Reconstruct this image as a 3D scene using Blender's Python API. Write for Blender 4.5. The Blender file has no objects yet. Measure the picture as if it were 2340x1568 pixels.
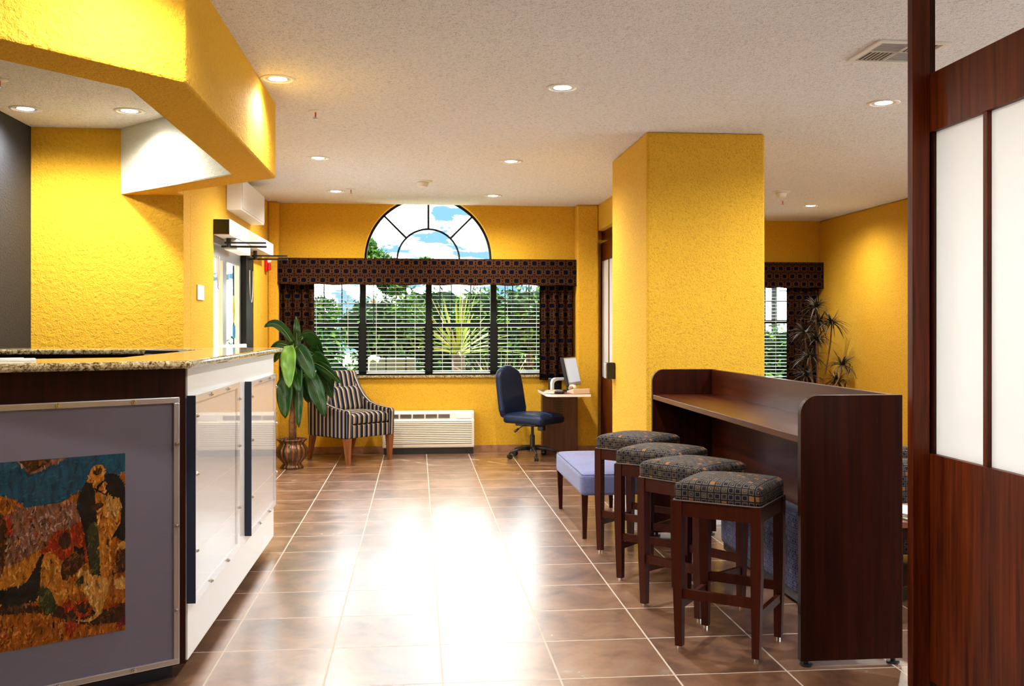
import bpy, bmesh, math, random
from math import sin, cos, pi, radians, sqrt
from mathutils import Vector, Matrix
random.seed(7)
SC = bpy.context.scene
COL = SC.collection

# ------------------------------------------------------------------ node helpers
class V:
    """scalar socket with arithmetic that builds Math nodes"""
    def __init__(s, nt, k): s.nt = nt; s.k = k
    def m(s, op, *a):
        n = s.nt.nodes.new('ShaderNodeMath'); n.operation = op
        for i, x in enumerate((s,) + a):
            if isinstance(x, V): s.nt.links.new(x.k, n.inputs[i])
            else: n.inputs[i].default_value = x
        return V(s.nt, n.outputs[0])
    def __add__(s, o): return s.m('ADD', o)
    def __sub__(s, o): return s.m('SUBTRACT', o)
    def __mul__(s, o): return s.m('MULTIPLY', o)
    def __truediv__(s, o): return s.m('DIVIDE', o)
    def abs(s): return s.m('ABSOLUTE')
    def floor(s): return s.m('FLOOR')
    def fract(s): return s.m('FRACT')
    def lt(s, o): return s.m('LESS_THAN', o)
    def gt(s, o): return s.m('GREATER_THAN', o)
    def mx(s, o): return s.m('MAXIMUM', o)
    def mn(s, o): return s.m('MINIMUM', o)
    def pw(s, o): return s.m('POWER', o)

def newmat(name):
    m = bpy.data.materials.new(name); m.use_nodes = True
    nt = m.node_tree
    return m, nt, nt.nodes['Principled BSDF']

def link(nt, a, b): nt.links.new(a.k if isinstance(a, V) else a, b)

def coords(nt):
    tc = nt.nodes.new('ShaderNodeTexCoord')
    return tc

def sep(nt, sock):
    s = nt.nodes.new('ShaderNodeSeparateXYZ'); nt.links.new(sock, s.inputs[0])
    return [V(nt, s.outputs[i]) for i in range(3)]

def comb(nt, x, y, z=0.0):
    c = nt.nodes.new('ShaderNodeCombineXYZ')
    for i, a in enumerate((x, y, z)):
        if isinstance(a, V): nt.links.new(a.k, c.inputs[i])
        else: c.inputs[i].default_value = a
    return c.outputs[0]

def mapping(nt, sock, scale):
    m = nt.nodes.new('ShaderNodeMapping'); nt.links.new(sock, m.inputs[0])
    m.inputs['Scale'].default_value = scale
    return m.outputs[0]

def noise(nt, sock, scale, detail=3, rough=.5, dist=0):
    n = nt.nodes.new('ShaderNodeTexNoise'); nt.links.new(sock, n.inputs['Vector'])
    n.inputs['Scale'].default_value = scale; n.inputs['Detail'].default_value = detail
    n.inputs['Roughness'].default_value = rough; n.inputs['Distortion'].default_value = dist
    return V(nt, n.outputs[0])

def ramp(nt, fac, stops, interp='LINEAR'):
    r = nt.nodes.new('ShaderNodeValToRGB'); r.color_ramp.interpolation = interp
    e = r.color_ramp.elements
    while len(e) < len(stops): e.new(.5)
    for i, (p, c) in enumerate(stops):
        e[i].position = p; e[i].color = (*c, 1)
    link(nt, fac, r.inputs[0])
    return r.outputs[0]

def mixc(nt, fac, a, b):
    m = nt.nodes.new('ShaderNodeMix'); m.data_type = 'RGBA'
    link(nt, fac, m.inputs[0]) if not isinstance(fac, (int, float)) else setattr(m.inputs[0], 'default_value', fac)
    for x, i in ((a, 6), (b, 7)):
        if isinstance(x, tuple): m.inputs[i].default_value = (*x, 1)
        else: nt.links.new(x, m.inputs[i])
    return m.outputs[2]

def bump(nt, b, h, strength, dist):
    n = nt.nodes.new('ShaderNodeBump'); n.inputs['Strength'].default_value = strength
    n.inputs['Distance'].default_value = dist
    link(nt, h, n.inputs['Height']); nt.links.new(n.outputs[0], b.inputs['Normal'])

def planar(nt):
    """two in-plane coordinates picked by the dominant object-space normal"""
    tc = coords(nt)
    x, y, z = sep(nt, tc.outputs['Object'])
    nx, ny, nz = [a.abs() for a in sep(nt, tc.outputs['Normal'])]
    isx = nx.gt(ny.mx(nz)); isz = nz.gt(nx.mx(ny))
    u = x + (y - x) * isx
    v = z + (y - z) * isz
    return u, v, tc

def plain(name, col, rough=.5, metal=0., coat=0., var=0., vscale=20, bmp=0., bscale=80, emit=0, spec=.5, sheen=0):
    m, nt, b = newmat(name)
    b.inputs['Base Color'].default_value = (*col, 1)
    b.inputs['Roughness'].default_value = rough
    b.inputs['Metallic'].default_value = metal
    b.inputs['Coat Weight'].default_value = coat
    b.inputs['Specular IOR Level'].default_value = spec
    b.inputs['Sheen Weight'].default_value = sheen
    if var or bmp:
        o = coords(nt).outputs['Object']
    if var:
        f = noise(nt, o, vscale, 3)
        lo = tuple(c * (1 - var) for c in col); hi = tuple(min(1, c * (1 + var)) for c in col)
        nt.links.new(ramp(nt, f, [(.3, lo), (.7, hi)]), b.inputs['Base Color'])
    if bmp:
        bump(nt, b, noise(nt, o, bscale, 3), bmp, .004)
    if emit:
        b.inputs['Emission Color'].default_value = (*col, 1); b.inputs['Emission Strength'].default_value = emit
    return m

def stucco(name, col, s1=75, st=.9, dist=.010, dark=.26, rough=.8):
    m, nt, b = newmat(name)
    o = coords(nt).outputs['Object']
    n1 = noise(nt, o, s1, 4, .62, .4); n2 = noise(nt, o, s1 * 3.1, 2, .5)
    h = n1 + n2 * .35
    big = noise(nt, o, 1.7, 2)
    c1 = tuple(c * (1 - dark * 1.3) for c in col)
    base = ramp(nt, n2 * .5 + n1 * .5, [(.38, c1), (.485, col)])
    base = mixc(nt, (big - .35) * .35, base, tuple(c * .86 for c in col))
    nt.links.new(base, b.inputs['Base Color'])
    b.inputs['Roughness'].default_value = rough
    b.inputs['Specular IOR Level'].default_value = .3
    bump(nt, b, h, st, dist)
    return m

def wood(name, dark, light, axis=2, rough=.32, coat=.25, scale=1.0, spec=.5):
    m, nt, b = newmat(name)
    o = coords(nt).outputs['Object']
    sc = [22 * scale] * 3; sc[axis] = 1.1 * scale
    n = noise(nt, mapping(nt, o, sc), 1.6, 5, .6, .25)
    sc2 = [120 * scale] * 3; sc2[axis] = 3 * scale
    n2 = noise(nt, mapping(nt, o, sc2), 1.5, 2, .5)
    f = n * .75 + n2 * .25
    nt.links.new(ramp(nt, f, [(.34, dark), (.66, light)]), b.inputs['Base Color'])
    b.inputs['Roughness'].default_value = rough
    b.inputs['Coat Weight'].default_value = coat; b.inputs['Coat Roughness'].default_value = .2
    b.inputs['Specular IOR Level'].default_value = spec
    return m

def clearmat(name, tint=(1, 1, 1), ior=1.5, rough=.0):
    m = bpy.data.materials.new(name); m.use_nodes = True; nt = m.node_tree
    nt.nodes.remove(nt.nodes['Principled BSDF'])
    out = nt.nodes['Material Output']
    t = nt.nodes.new('ShaderNodeBsdfTransparent'); t.inputs[0].default_value = (*tint, 1)
    g = nt.nodes.new('ShaderNodeBsdfGlossy'); g.inputs['Roughness'].default_value = rough
    f = nt.nodes.new('ShaderNodeFresnel'); f.inputs[0].default_value = ior
    geo = nt.nodes.new('ShaderNodeNewGeometry')
    k = V(nt, f.outputs[0]) * (V(nt, geo.outputs['Backfacing']) * -1. + 1.)
    mx = nt.nodes.new('ShaderNodeMixShader')
    link(nt, k, mx.inputs[0]); nt.links.new(t.outputs[0], mx.inputs[1]); nt.links.new(g.outputs[0], mx.inputs[2])
    nt.links.new(mx.outputs[0], out.inputs[0])
    return m

def mat_floor():
    m, nt, b = newmat('floor_tile')
    o = coords(nt).outputs['Object']; x, y, z = sep(nt, o)
    T = .4535
    u = (x - .097) / T; v = (y - 3.73) / T
    fu = (u.fract() - .5).abs(); fv = (v.fract() - .5).abs()
    g = fu.mx(fv).gt(.4915)
    wn = nt.nodes.new('ShaderNodeTexWhiteNoise'); wn.noise_dimensions = '2D'
    nt.links.new(comb(nt, u.floor(), v.floor()), wn.inputs['Vector'])
    rnd = V(nt, wn.outputs['Value'])
    cloud = noise(nt, comb(nt, x + rnd * 7, y + rnd * 3), 4.5, 6, .62, .6)
    fine = noise(nt, o, 40, 3, .6)
    f = cloud * .8 + fine * .2 + (rnd - .5) * .08
    col = ramp(nt, f, [(.30, (.075, .032, .018)), (.45, (.16, .072, .036)), (.58, (.25, .12, .06)), (.72, (.28, .18, .12))])
    col = mixc(nt, g, col, (.48, .40, .33))
    nt.links.new(col, b.inputs['Base Color'])
    r = g * .4 + (fine * .12 + .30)
    link(nt, g * -.92 + 1., b.inputs['Coat Weight']); b.inputs['Coat IOR'].default_value = 2.1
    link(nt, cloud * .12 + .19, b.inputs['Coat Roughness'])
    link(nt, r, b.inputs['Roughness'])
    b.inputs['Specular IOR Level'].default_value = .6
    bump(nt, b, (g * -1. + 1.) + cloud * .02, .35, .0015)
    return m

def mat_granite(name='granite'):
    m, nt, b = newmat(name)
    o = coords(nt).outputs['Object']
    n = noise(nt, o, 55, 5, .7, .8); n2 = noise(nt, o, 160, 3, .6)
    f = n * .7 + n2 * .3
    nt.links.new(ramp(nt, f, [(.36, (.012, .009, .006)), (.44, (.12, .075, .03)), (.52, (.42, .33, .17)), (.62, (.66, .60, .45))]), b.inputs['Base Color'])
    b.inputs['Roughness'].default_value = .07; b.inputs['Specular IOR Level'].default_value = .7
    return m

def mat_drape(name='drape_fabric', pitch=.099):
    """rounded navy squares in orange outlines on dark brown"""
    m, nt, b = newmat(name)
    tc = coords(nt); x, y, z = sep(nt, tc.outputs['Object'])
    row = (z / (pitch * .97)).floor()
    off = (row * .5).fract()
    u = ((x / pitch) + off).fract() - .5; v = (z / (pitch * .97)).fract() - .5
    au = u.abs(); av = v.abs()
    d = (au.pw(4.) + (av * 1.05).pw(4.)).pw(.25)
    navy = d.lt(.24); ring = d.gt(.27) * d.lt(.315); ring2 = d.gt(.385) * d.lt(.415)
    # small squares in the gaps
    su = (au - .5).abs(); sd = su.mx(av * .8)
    small = sd.lt(.075); sring = sd.gt(.10) * sd.lt(.135)
    u2 = (au - .27).abs(); v2 = (av - .5).abs(); e = (u2.pw(3.) + v2.pw(3.)).pw(.333)
    er = e.gt(.12) * e.lt(.155); eb = e.lt(.09)
    line = ring.mx(ring2 * .8).mx(sring).mx(er * .9)
    col = mixc(nt, navy.mx(small * .8).mx(eb * .7), (.012, .006, .004), (.0015, .002, .008))
    col = mixc(nt, line * .85, col, (.105, .037, .008))
    nt.links.new(col, b.inputs['Base Color'])
    b.inputs['Roughness'].default_value = .9; b.inputs['Specular IOR Level'].default_value = .04
    return m

def mat_squares(name, pitch, bg, line, cores, accent, accp=.12):
    m, nt, b = newmat(name)
    u, v, tc = planar(nt)
    wob = noise(nt, tc.outputs['Object'], 9, 2) * .012
    uu = (u + wob) / pitch; vv = (v + wob) / pitch
    fu = (uu.fract() - .5).abs(); fv = (vv.fract() - .5).abs()
    d = fu.mx(fv)
    wn = nt.nodes.new('ShaderNodeTexWhiteNoise'); wn.noise_dimensions = '2D'
    nt.links.new(comb(nt, uu.floor(), vv.floor()), wn.inputs['Vector'])
    r = V(nt, wn.outputs['Value'])
    fill = ramp(nt, r, [(0, cores[0]), (.35, cores[1]), (.7, cores[2]), (1 - accp, accent)], 'CONSTANT')
    col = mixc(nt, d.lt(.30), bg, fill)
    col = mixc(nt, d.gt(.30) * d.lt(.40), col, line)
    col = mixc(nt, d.lt(.11), col, mixc(nt, r.gt(.45), bg, line))
    nt.links.new(col, b.inputs['Base Color'])
    b.inputs['Roughness'].default_value = .8; b.inputs['Specular IOR Level'].default_value = .15; b.inputs['Sheen Weight'].default_value = .06
    b.inputs['Sheen Roughness'].default_value = .4
    bump(nt, b, noise(nt, tc.outputs['Object'], 400, 2), .2, .002)
    return m

def mat_stripes():
    m, nt, b = newmat('striped_fabric')
    u, v, tc = planar(nt)
    f = (u / .062).fract()
    navy = (.006, .007, .02); cream = (.46, .36, .23); grey = (.17, .17, .21)
    col = ramp(nt, f, [(0, navy), (.32, (.03, .026, .03)), (.38, cream), (.56, cream), (.64, (.012, .012, .02)), (.80, grey), (.88, navy)], 'LINEAR')
    nt.links.new(col, b.inputs['Base Color']); b.inputs['Roughness'].default_value = .85
    b.inputs['Specular IOR Level'].default_value = .06
    return m

YEL = (.79, .435, .026)
M = {}
M['wall'] = stucco('yellow_stucco', YEL)
M['wall2'] = stucco('yellow_stucco_coarse', YEL, 38, .9, .012, .12)
M['dark'] = stucco('charcoal_stucco', (.020, .022, .030), 60, .7, .01, .12, .6)
M['wht'] = stucco('white_stucco', (.78, .79, .70), 42, .5, .008, .06)
M['ceil'] = stucco('ceiling_texture', (.88, .895, .94), 60, .8, .009, .30)
M['floor'] = mat_floor()
M['granite'] = mat_granite()
M['base'] = plain('baseboard_tile', (.32, .15, .07), .4, var=.25, vscale=14)
M['drape'] = mat_drape()
M['stool_fab'] = mat_squares('stool_fabric', .0285, (.010, .009, .014), (.13, .10, .07), ((.006, .007, .02), (.030, .023, .023), (.055, .046, .036)), (.30, .10, .015))
M['sofa_fab'] = mat_squares('ottoman_fabric', .026, (.020, .022, .06), (.12, .12, .20), ((.012, .014, .06), (.045, .05, .12), (.03, .025, .05)), (.10, .08, .11))
M['stripe'] = mat_stripes()
M['cherry'] = wood('cherry_wood', (.011, .0013, .0004), (.036, .005, .0008), 2, .4, 0., 1., .18)
M['cherryY'] = wood('cherry_wood_long', (.028, .0045, .001), (.090, .018, .004), 1, .28, .15, 1., .35)
M['panel'] = wood('partition_wood', (.032, .0035, .0007), (.15, .024, .003), 2, .4, 0., 1., .2)
M['stoolwood'] = wood('stool_wood', (.028, .0035, .0008), (.058, .008, .0015), 2, .42, 0., 1., .22)
M['legwood'] = wood('armchair_leg_wood', (.15, .045, .015), (.28, .09, .03), 2, .4)
M['deskwood'] = wood('computer_desk_wood', (.05, .014, .008), (.11, .032, .018), 2, .45, .05)
M['white'] = plain('white_laminate', (.80, .80, .80), .28)
M['whitep'] = plain('white_paint', (.82, .82, .80), .45)
M['blind'] = plain('blind_slat', (.52, .54, .52), .5)
M['alu'] = plain('brushed_aluminium', (.62, .62, .64), .35, .9)
M['chrome'] = plain('chrome', (.75, .76, .78), .15, 1.)
M['black'] = plain('black_plastic', (.012, .012, .014), .4)
M['blackm'] = plain('dark_bronze_metal', (.004, .006, .005), .5, spec=.25)
M['bluev'] = plain('navy_vinyl', (.002, .010, .038), .42, var=.15, vscale=8, spec=.3)
M['bench'] = plain('lilac_blue_fabric', (.125, .14, .31), .85, var=.10, vscale=60, bmp=.25, bscale=300, sheen=.2)
M['benchgrey'] = plain('taupe_fabric', (.13, .105, .10), .85)
M['lav'] = plain('lavender_board', (.155, .145, .205), .5, var=.10, vscale=420)
M['glass'] = clearmat('window_glass', (.93, .97, .96), 1.45)
M['acrylic'] = clearmat('clear_acrylic', (.97, .97, .98), 1.49, .015)
M['beige'] = plain('beige_plastic', (.62, .50, .36), .45)
M['ac'] = plain('cream_plastic', (.80, .74, .62), .4)
M['grille'] = plain('dark_recess', (.05, .045, .04), .6)
M['leaf'] = plain('leaf_green', (.010, .042, .004), .38, var=.45, vscale=6, spec=.3)
M['leafy'] = plain('leaf_light_green', (.10, .22, .012), .38, var=.3, vscale=6)
M['rib'] = plain('leaf_midrib', (.16, .26, .06), .5)
M['bark'] = plain('bark', (.20, .085, .03), .8, var=.5, vscale=30, bmp=.6, bscale=60)
M['moss'] = plain('dried_moss', (.10, .03, .018), .95, var=.6, vscale=60)
M['red'] = plain('red_plastic', (.50, .008, .012), .35)
M['grout'] = plain('navy_plinth', (.012, .02, .05), .5)
def frost():
    m, nt, b = newmat('frosted_acrylic')
    b.inputs['Base Color'].default_value = (.93, .93, .92, 1); b.inputs['Roughness'].default_value = .4
    tr = nt.nodes.new('ShaderNodeBsdfTranslucent'); tr.inputs[0].default_value = (.95, .95, .95, 1)
    mx = nt.nodes.new('ShaderNodeMixShader'); mx.inputs[0].default_value = .5
    nt.links.new(b.outputs[0], mx.inputs[1]); nt.links.new(tr.outputs[0], mx.inputs[2]); nt.links.new(mx.outputs[0], nt.nodes['Material Output'].inputs[0])
    return m
M['frost'] = frost()
M['lamp'] = plain('lamp_glow', (1., .97, .88), .5, emit=14)
M['lampg'] = plain('lamp_reflector', (.86, .90, .84), .2, .5)
M['vent'] = plain('vent_metal', (.72, .70, .68), .5)
M['concrete'] = plain('exterior_paving', (.55, .53, .50), .9, var=.1, vscale=3)
M['grass'] = plain('lawn_grass', (.05, .11, .02), .95, var=.5, vscale=5)
M['tleaf'] = plain('tree_leaf', (.007, .040, .002), .6, var=.7, vscale=9, spec=.08)
M['tleaf2'] = plain('tree_leaf_light', (.045, .10, .004), .6, var=.5, vscale=9, spec=.08)
M['frond'] = plain('palm_frond', (.14, .20, .006), .5, var=.5, vscale=3, spec=.1)
M['straw'] = plain('dry_grass_blade', (.34, .25, .11), .7, var=.3, vscale=9, spec=.1)
M['dleaf'] = plain('dracaena_leaf', (.045, .030, .016), .45, var=.6, vscale=10)
M['util'] = plain('grey_green_metal', (.04, .06, .045), .5)
M['pbark'] = plain('palm_trunk', (.05, .03, .015), .9, var=.5, vscale=30)
M['yelst'] = plain('yellow_sticker', (.75, .62, .01), .5)
M['blust'] = plain('blue_sticker', (.02, .30, .62), .5)
M['paper'] = plain('paper_white', (.85, .84, .82), .6)
def potmat():
    m, nt, b = newmat('bronze_ceramic')
    x, y, z = sep(nt, coords(nt).outputs['Object'])
    a = y.m('ARCTAN2', x) * (16 / (2 * pi))
    f = (a.fract() - .5).abs()
    n = noise(nt, coords(nt).outputs['Object'], 30, 3)
    nt.links.new(ramp(nt, f * 1.4 + n * .3, [(.15, (.22, .085, .022)), (.55, (.10, .035, .012)), (.75, (.02, .010, .006)), (.86, (.20, .16, .12))]), b.inputs['Base Color'])
    b.inputs['Metallic'].default_value = .55; b.inputs['Roughness'].default_value = .3
    return m
M['pot'] = potmat()
def art(name, col):
    m, nt, b = newmat(name)
    o = coords(nt).outputs['Object']
    f = noise(nt, mapping(nt, o, (1, 1, .35)), 60, 5, .7, .5)
    lo = tuple(c * .22 for c in col); hi = tuple(min(1, c * 1.05) for c in col)
    nt.links.new(ramp(nt, f, [(.32, lo), (.68, hi)]), b.inputs['Base Color'])
    b.inputs['Roughness'].default_value = .6; b.inputs['Specular IOR Level'].default_value = .1
    return m

# ------------------------------------------------------------------ mesh helpers
class MB:
    def __init__(s): s.v = []; s.f = []; s.m = []
    def add(s, vs, fs, mi=0):
        o = len(s.v); s.v += [tuple(p) for p in vs]
        for f in fs: s.f.append(tuple(i + o for i in f)); s.m.append(mi)
    def box(s, x0, x1, y0, y1, z0, z1, mi=0):
        s.add([(x0, y0, z0), (x1, y0, z0), (x1, y1, z0), (x0, y1, z0), (x0, y0, z1), (x1, y0, z1), (x1, y1, z1), (x0, y1, z1)],
              [(0, 3, 2, 1), (4, 5, 6, 7), (0, 1, 5, 4), (1, 2, 6, 5), (2, 3, 7, 6), (3, 0, 4, 7)], mi)
        return s
    def hexa(s, a, b, mi=0):
        """two quads (lower, upper)"""
        s.add(list(a) + list(b), [(0, 3, 2, 1), (4, 5, 6, 7), (0, 1, 5, 4), (1, 2, 6, 5), (2, 3, 7, 6), (3, 0, 4, 7)], mi); return s
    def taper(s, x0, y0, z0, w0, x1, y1, z1, w1, mi=0):
        q = lambda x, y, z, w: [(x - w, y - w, z), (x + w, y - w, z), (x + w, y + w, z), (x - w, y + w, z)]
        return s.hexa(q(x0, y0, z0, w0), q(x1, y1, z1, w1), mi)
    def prism(s, poly, lo, hi, axis='z', mi=0, smi=None):
        n = len(poly)
        def P(a, b, c): return {'z': (a, b, c), 'x': (c, a, b), 'y': (a, c, b)}[axis]
        vs = [P(a, b, lo) for a, b in poly] + [P(a, b, hi) for a, b in poly]
        area = sum(poly[i][0] * poly[(i + 1) % n][1] - poly[(i + 1) % n][0] * poly[i][1] for i in range(n))
        flip = (area < 0) != (axis == 'y')
        fs = [tuple(range(n - 1, -1, -1)), tuple(range(n, 2 * n))]
        sd = [(i, (i + 1) % n, n + (i + 1) % n, n + i) for i in range(n)]
        if flip: fs = [f[::-1] for f in fs]; sd = [f[::-1] for f in sd]
        s.add(vs, fs, mi)
        o = len(s.v) - 2 * n
        for i, f in enumerate(sd):
            s.f.append(tuple(k + o for k in f)); s.m.append(smi.get(i, mi) if smi else mi)
        return s
    def cyl(s, p0, p1, r0, r1=None, n=16, mi=0, cap=True):
        if r1 is None: r1 = r0
        p0 = Vector(p0); p1 = Vector(p1); d = (p1 - p0).normalized()
        a = d.orthogonal().normalized(); b = d.cross(a)
        vs = [p0 + (a * cos(2 * pi * i / n) + b * sin(2 * pi * i / n)) * r0 for i in range(n)]
        vs += [p1 + (a * cos(2 * pi * i / n) + b * sin(2 * pi * i / n)) * r1 for i in range(n)]
        fs = [(i, (i + 1) % n, n + (i + 1) % n, n + i) for i in range(n)]
        if cap: fs += [tuple(range(n - 1, -1, -1)), tuple(range(n, 2 * n))]
        s.add(vs, fs, mi); return s
    def tube(s, pts, r, n=8, mi=0):
        pts = [Vector(p) for p in pts]; k = len(pts); rs = r if isinstance(r, (list, tuple)) else [r] * k
        prev = None; rings = []
        for i, p in enumerate(pts):
            d = (pts[min(i + 1, k - 1)] - pts[max(i - 1, 0)]).normalized()
            a = d.orthogonal().normalized() if prev is None else (prev - d * prev.dot(d)).normalized()
            prev = a; b = d.cross(a)
            rings.append([p + (a * cos(2 * pi * j / n) + b * sin(2 * pi * j / n)) * rs[i] for j in range(n)])
        vs = [q for ring in rings for q in ring]
        fs = [(i * n + j, i * n + (j + 1) % n, (i + 1) * n + (j + 1) % n, (i + 1) * n + j) for i in range(k - 1) for j in range(n)]
        fs += [tuple(range(n - 1, -1, -1)), tuple(range((k - 1) * n, k * n))]
        s.add(vs, fs, mi); return s
    def lathe(s, prof, n=32, c=(0, 0, 0), mi=0, rib=0, nr=16):
        k = len(prof); vs = []
        for r, z in prof:
            for j in range(n):
                t = 2 * pi * j / n
                rr = r * (1 + (rib * (abs(sin(t * nr / 2)) - .6) if rib else 0))
                vs.append((c[0] + rr * cos(t), c[1] + rr * sin(t), c[2] + z))
        fs = [(i * n + j, i * n + (j + 1) % n, (i + 1) * n + (j + 1) % n, (i + 1) * n + j) for i in range(k - 1) for j in range(n)]
        fs += [tuple(range(n - 1, -1, -1)), tuple(range((k - 1) * n, k * n))]
        s.add(vs, fs, mi); return s
    def soft(s, c, h, r, crown=0, n=10, fn=None, mi=0):
        """rounded box centre c, half size h, corner radius r, domed top"""
        bm = bmesh.new(); bmesh.ops.create_cube(bm, size=2)
        bmesh.ops.subdivide_edges(bm, edges=bm.edges[:], cuts=n, use_grid_fill=True)
        vs = []
        for v in bm.verts:
            u = v.co
            # concentrate samples near the rounded borders
            w = [math.copysign(abs(a) ** .8, a) for a in u]
            p = Vector([w[i] * h[i] for i in range(3)])
            q = Vector([max(-(h[i] - r), min(h[i] - r, p[i])) for i in range(3)])
            d = p - q
            if d.length > 1e-6: p = q + d.normalized() * r
            if crown and u[2] > -.3:
                p.z += crown * (1 - u[0] ** 2) ** .6 * (1 - u[1] ** 2) ** .6 * max(0, u[2])
            p = p + Vector(c)
            if fn: p = fn(p)
            vs.append(p)
        bm.verts.index_update()
        fs = [tuple(x.index for x in f.verts) for f in bm.faces]
        bm.free(); s.add(vs, fs, mi); return s
    def ribbon(s, pts, wfn, side, cup=0., mi=0, cols=4, keel=None):
        """blade surface along pts, width wfn(t), side vector"""
        k = len(pts); vs = []
        for i, p in enumerate(pts):
            t = i / (k - 1); p = Vector(p)
            d = (Vector(pts[min(i + 1, k - 1)]) - Vector(pts[max(i - 1, 0)])).normalized()
            sd = (side - d * side.dot(d)).normalized(); up = sd.cross(d)
            for j in range(cols + 1):
                a = -1 + 2 * j / cols
                vs.append(p + sd * a * wfn(t) + up * (abs(a) ** 1.5) * cup * wfn(t))
        fs = [(i * (cols + 1) + j, i * (cols + 1) + j + 1, (i + 1) * (cols + 1) + j + 1, (i + 1) * (cols + 1) + j) for i in range(k - 1) for j in range(cols)]
        s.add(vs, fs, mi); return s
    def build(s, name, mats, parent=None, smooth=False, bevel=0, origin=None, world=False, seg=2, solid=0, subsurf=0):
        if not isinstance(mats, (list, tuple)): mats = [mats]
        vs = [Vector(v) for v in s.v]
        if parent is not None and world:
            loc = Vector(parent.location); R = Matrix.Rotation(-parent.rotation_euler.z, 3, 'Z')
            vs = [R @ (v - loc) for v in vs]
        loc = Vector((0, 0, 0))
        if parent is None:
            if origin is None:
                loc = Vector(((min(v.x for v in vs) + max(v.x for v in vs)) / 2, (min(v.y for v in vs) + max(v.y for v in vs)) / 2, min(v.z for v in vs)))
            else: loc = Vector(origin)
            vs = [v - loc for v in vs]
        me = bpy.data.meshes.new(name); me.from_pydata(vs, [], s.f)
        for m in mats: me.materials.append(m)
        me.polygons.foreach_set('material_index', s.m)
        if smooth: me.polygons.foreach_set('use_smooth', [True] * len(me.polygons))
        me.update()
        o = bpy.data.objects.new(name, me); COL.objects.link(o)
        if parent is not None: o.parent = parent
        else: o.location = loc
        if solid:
            md = o.modifiers.new('s', 'SOLIDIFY'); md.thickness = solid; md.offset = 0
        if bevel:
            md = o.modifiers.new('b', 'BEVEL'); md.width = bevel; md.segments = seg; md.limit_method = 'ANGLE'
            me.polygons.foreach_set('use_smooth', [False] * len(me.polygons)) if not smooth else None
        return o

def tag(o, label, cat, group=None, kind=None):
    o['label'] = label; o['category'] = cat
    if group: o['group'] = group
    if kind: o['kind'] = kind
    return o
def thing(name, label, cat, loc=(0, 0, 0), rz=0, group=None):
    o = bpy.data.objects.new(name, None); COL.objects.link(o)
    o.location = loc; o.rotation_euler = (0, 0, rz); o.empty_display_size = .1
    return tag(o, label, cat, group)
def struct(o): o['kind'] = 'structure'; return o
def sthing(name, loc=(0, 0, 0)):
    o = bpy.data.objects.new(name, None); COL.objects.link(o); o.location = loc; o['kind'] = 'structure'
    return o
def copytree(o, parent=None):
    c = o.copy(); COL.objects.link(c)
    if parent is not None: c.parent = parent
    for ch in list(o.children): copytree(ch, c)
    return c

def plate(name, outer, holes, t, mp, mat):
    """flat plate with holes; mp maps (a,b,c) to world, c across thickness"""
    cu = bpy.data.curves.new(name, 'CURVE'); cu.dimensions = '2D'; cu.fill_mode = 'BOTH'; cu.extrude = t / 2
    for loop in [outer] + holes:
        sp = cu.splines.new('POLY'); sp.points.add(len(loop) - 1)
        for i, (a, b) in enumerate(loop): sp.points[i].co = (a, b, 0, 1)
        sp.use_cyclic_u = True
    tmp = bpy.data.objects.new('t', cu); COL.objects.link(tmp)
    bpy.context.view_layer.update()
    dg = bpy.context.evaluated_depsgraph_get()
    me = bpy.data.meshes.new_from_object(tmp.evaluated_get(dg))
    bpy.data.objects.remove(tmp); bpy.data.curves.remove(cu)
    for v in me.vertices: v.co = Vector(mp(*v.co))
    bm = bmesh.new(); bm.from_mesh(me)
    bmesh.ops.remove_doubles(bm, verts=bm.verts[:], dist=1e-5)
    bmesh.ops.recalc_face_normals(bm, faces=bm.faces[:]); bm.to_mesh(me); bm.free()
    me.name = name; me.materials.clear(); me.materials.append(mat)
    o = bpy.data.objects.new(name, me); COL.objects.link(o)
    return o

def circle(cx, cz, r, n=64, a0=0, a1=2 * pi, end=False):
    k = n + (1 if end else 0)
    return [(cx + r * cos(a0 + (a1 - a0) * i / n), cz + r * sin(a0 + (a1 - a0) * i / n)) for i in range(k)]

H = 2.71; YB = 10.675; XL = -1.585
# ------------------------------------------------------------------ room shell
o = MB().box(-2.75, 6.7, -1.6, 12.05, -.12, 0).build('floor', M['floor'], origin=(0, 0, 0)); struct(o)
o = MB().box(-2.75, 6.7, -1.6, YB, H, H + .3).box(2.0, 6.7, YB, 12.05, H, H + .3).build('ceiling', M['ceil'], origin=(0, 0, 0)); struct(o)
struct(MB().box(-2.76, -1.785, 6.3, 7, H + .3, H + .32).build('ceiling_roof', M['whitep']))
# back wall with window and arch openings
WX0, WX1, WZ0, WZ1 = -1.25, 1.46, .845, 1.93
AX, AZ, AR = .12, 2.112, .70
o = plate('wall_back', [(-1.80, -.1), (2.15, -.1), (2.15, 3.0), (-1.80, 3.0)],
          [[(WX0, WZ0), (WX1, WZ0), (WX1, WZ1), (WX0, WZ1)], circle(AX, AZ, AR, 96, radians(-4), radians(184), True)], .2,
          lambda a, b, c: (a, YB + .1 + c, b), M['wall']); struct(o)
md = o.modifiers.new('b', 'BEVEL'); md.width = .02; md.segments = 3; md.limit_method = 'ANGLE'
struct(MB().box(XL, -1.475, 10.53, YB, 0, H).build('wall_return_left', M['wall'], bevel=.02))
struct(MB().box(1.735, 1.975, 10.50, YB, 0, H).build('wall_return_right', M['wall'], bevel=.02))
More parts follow.
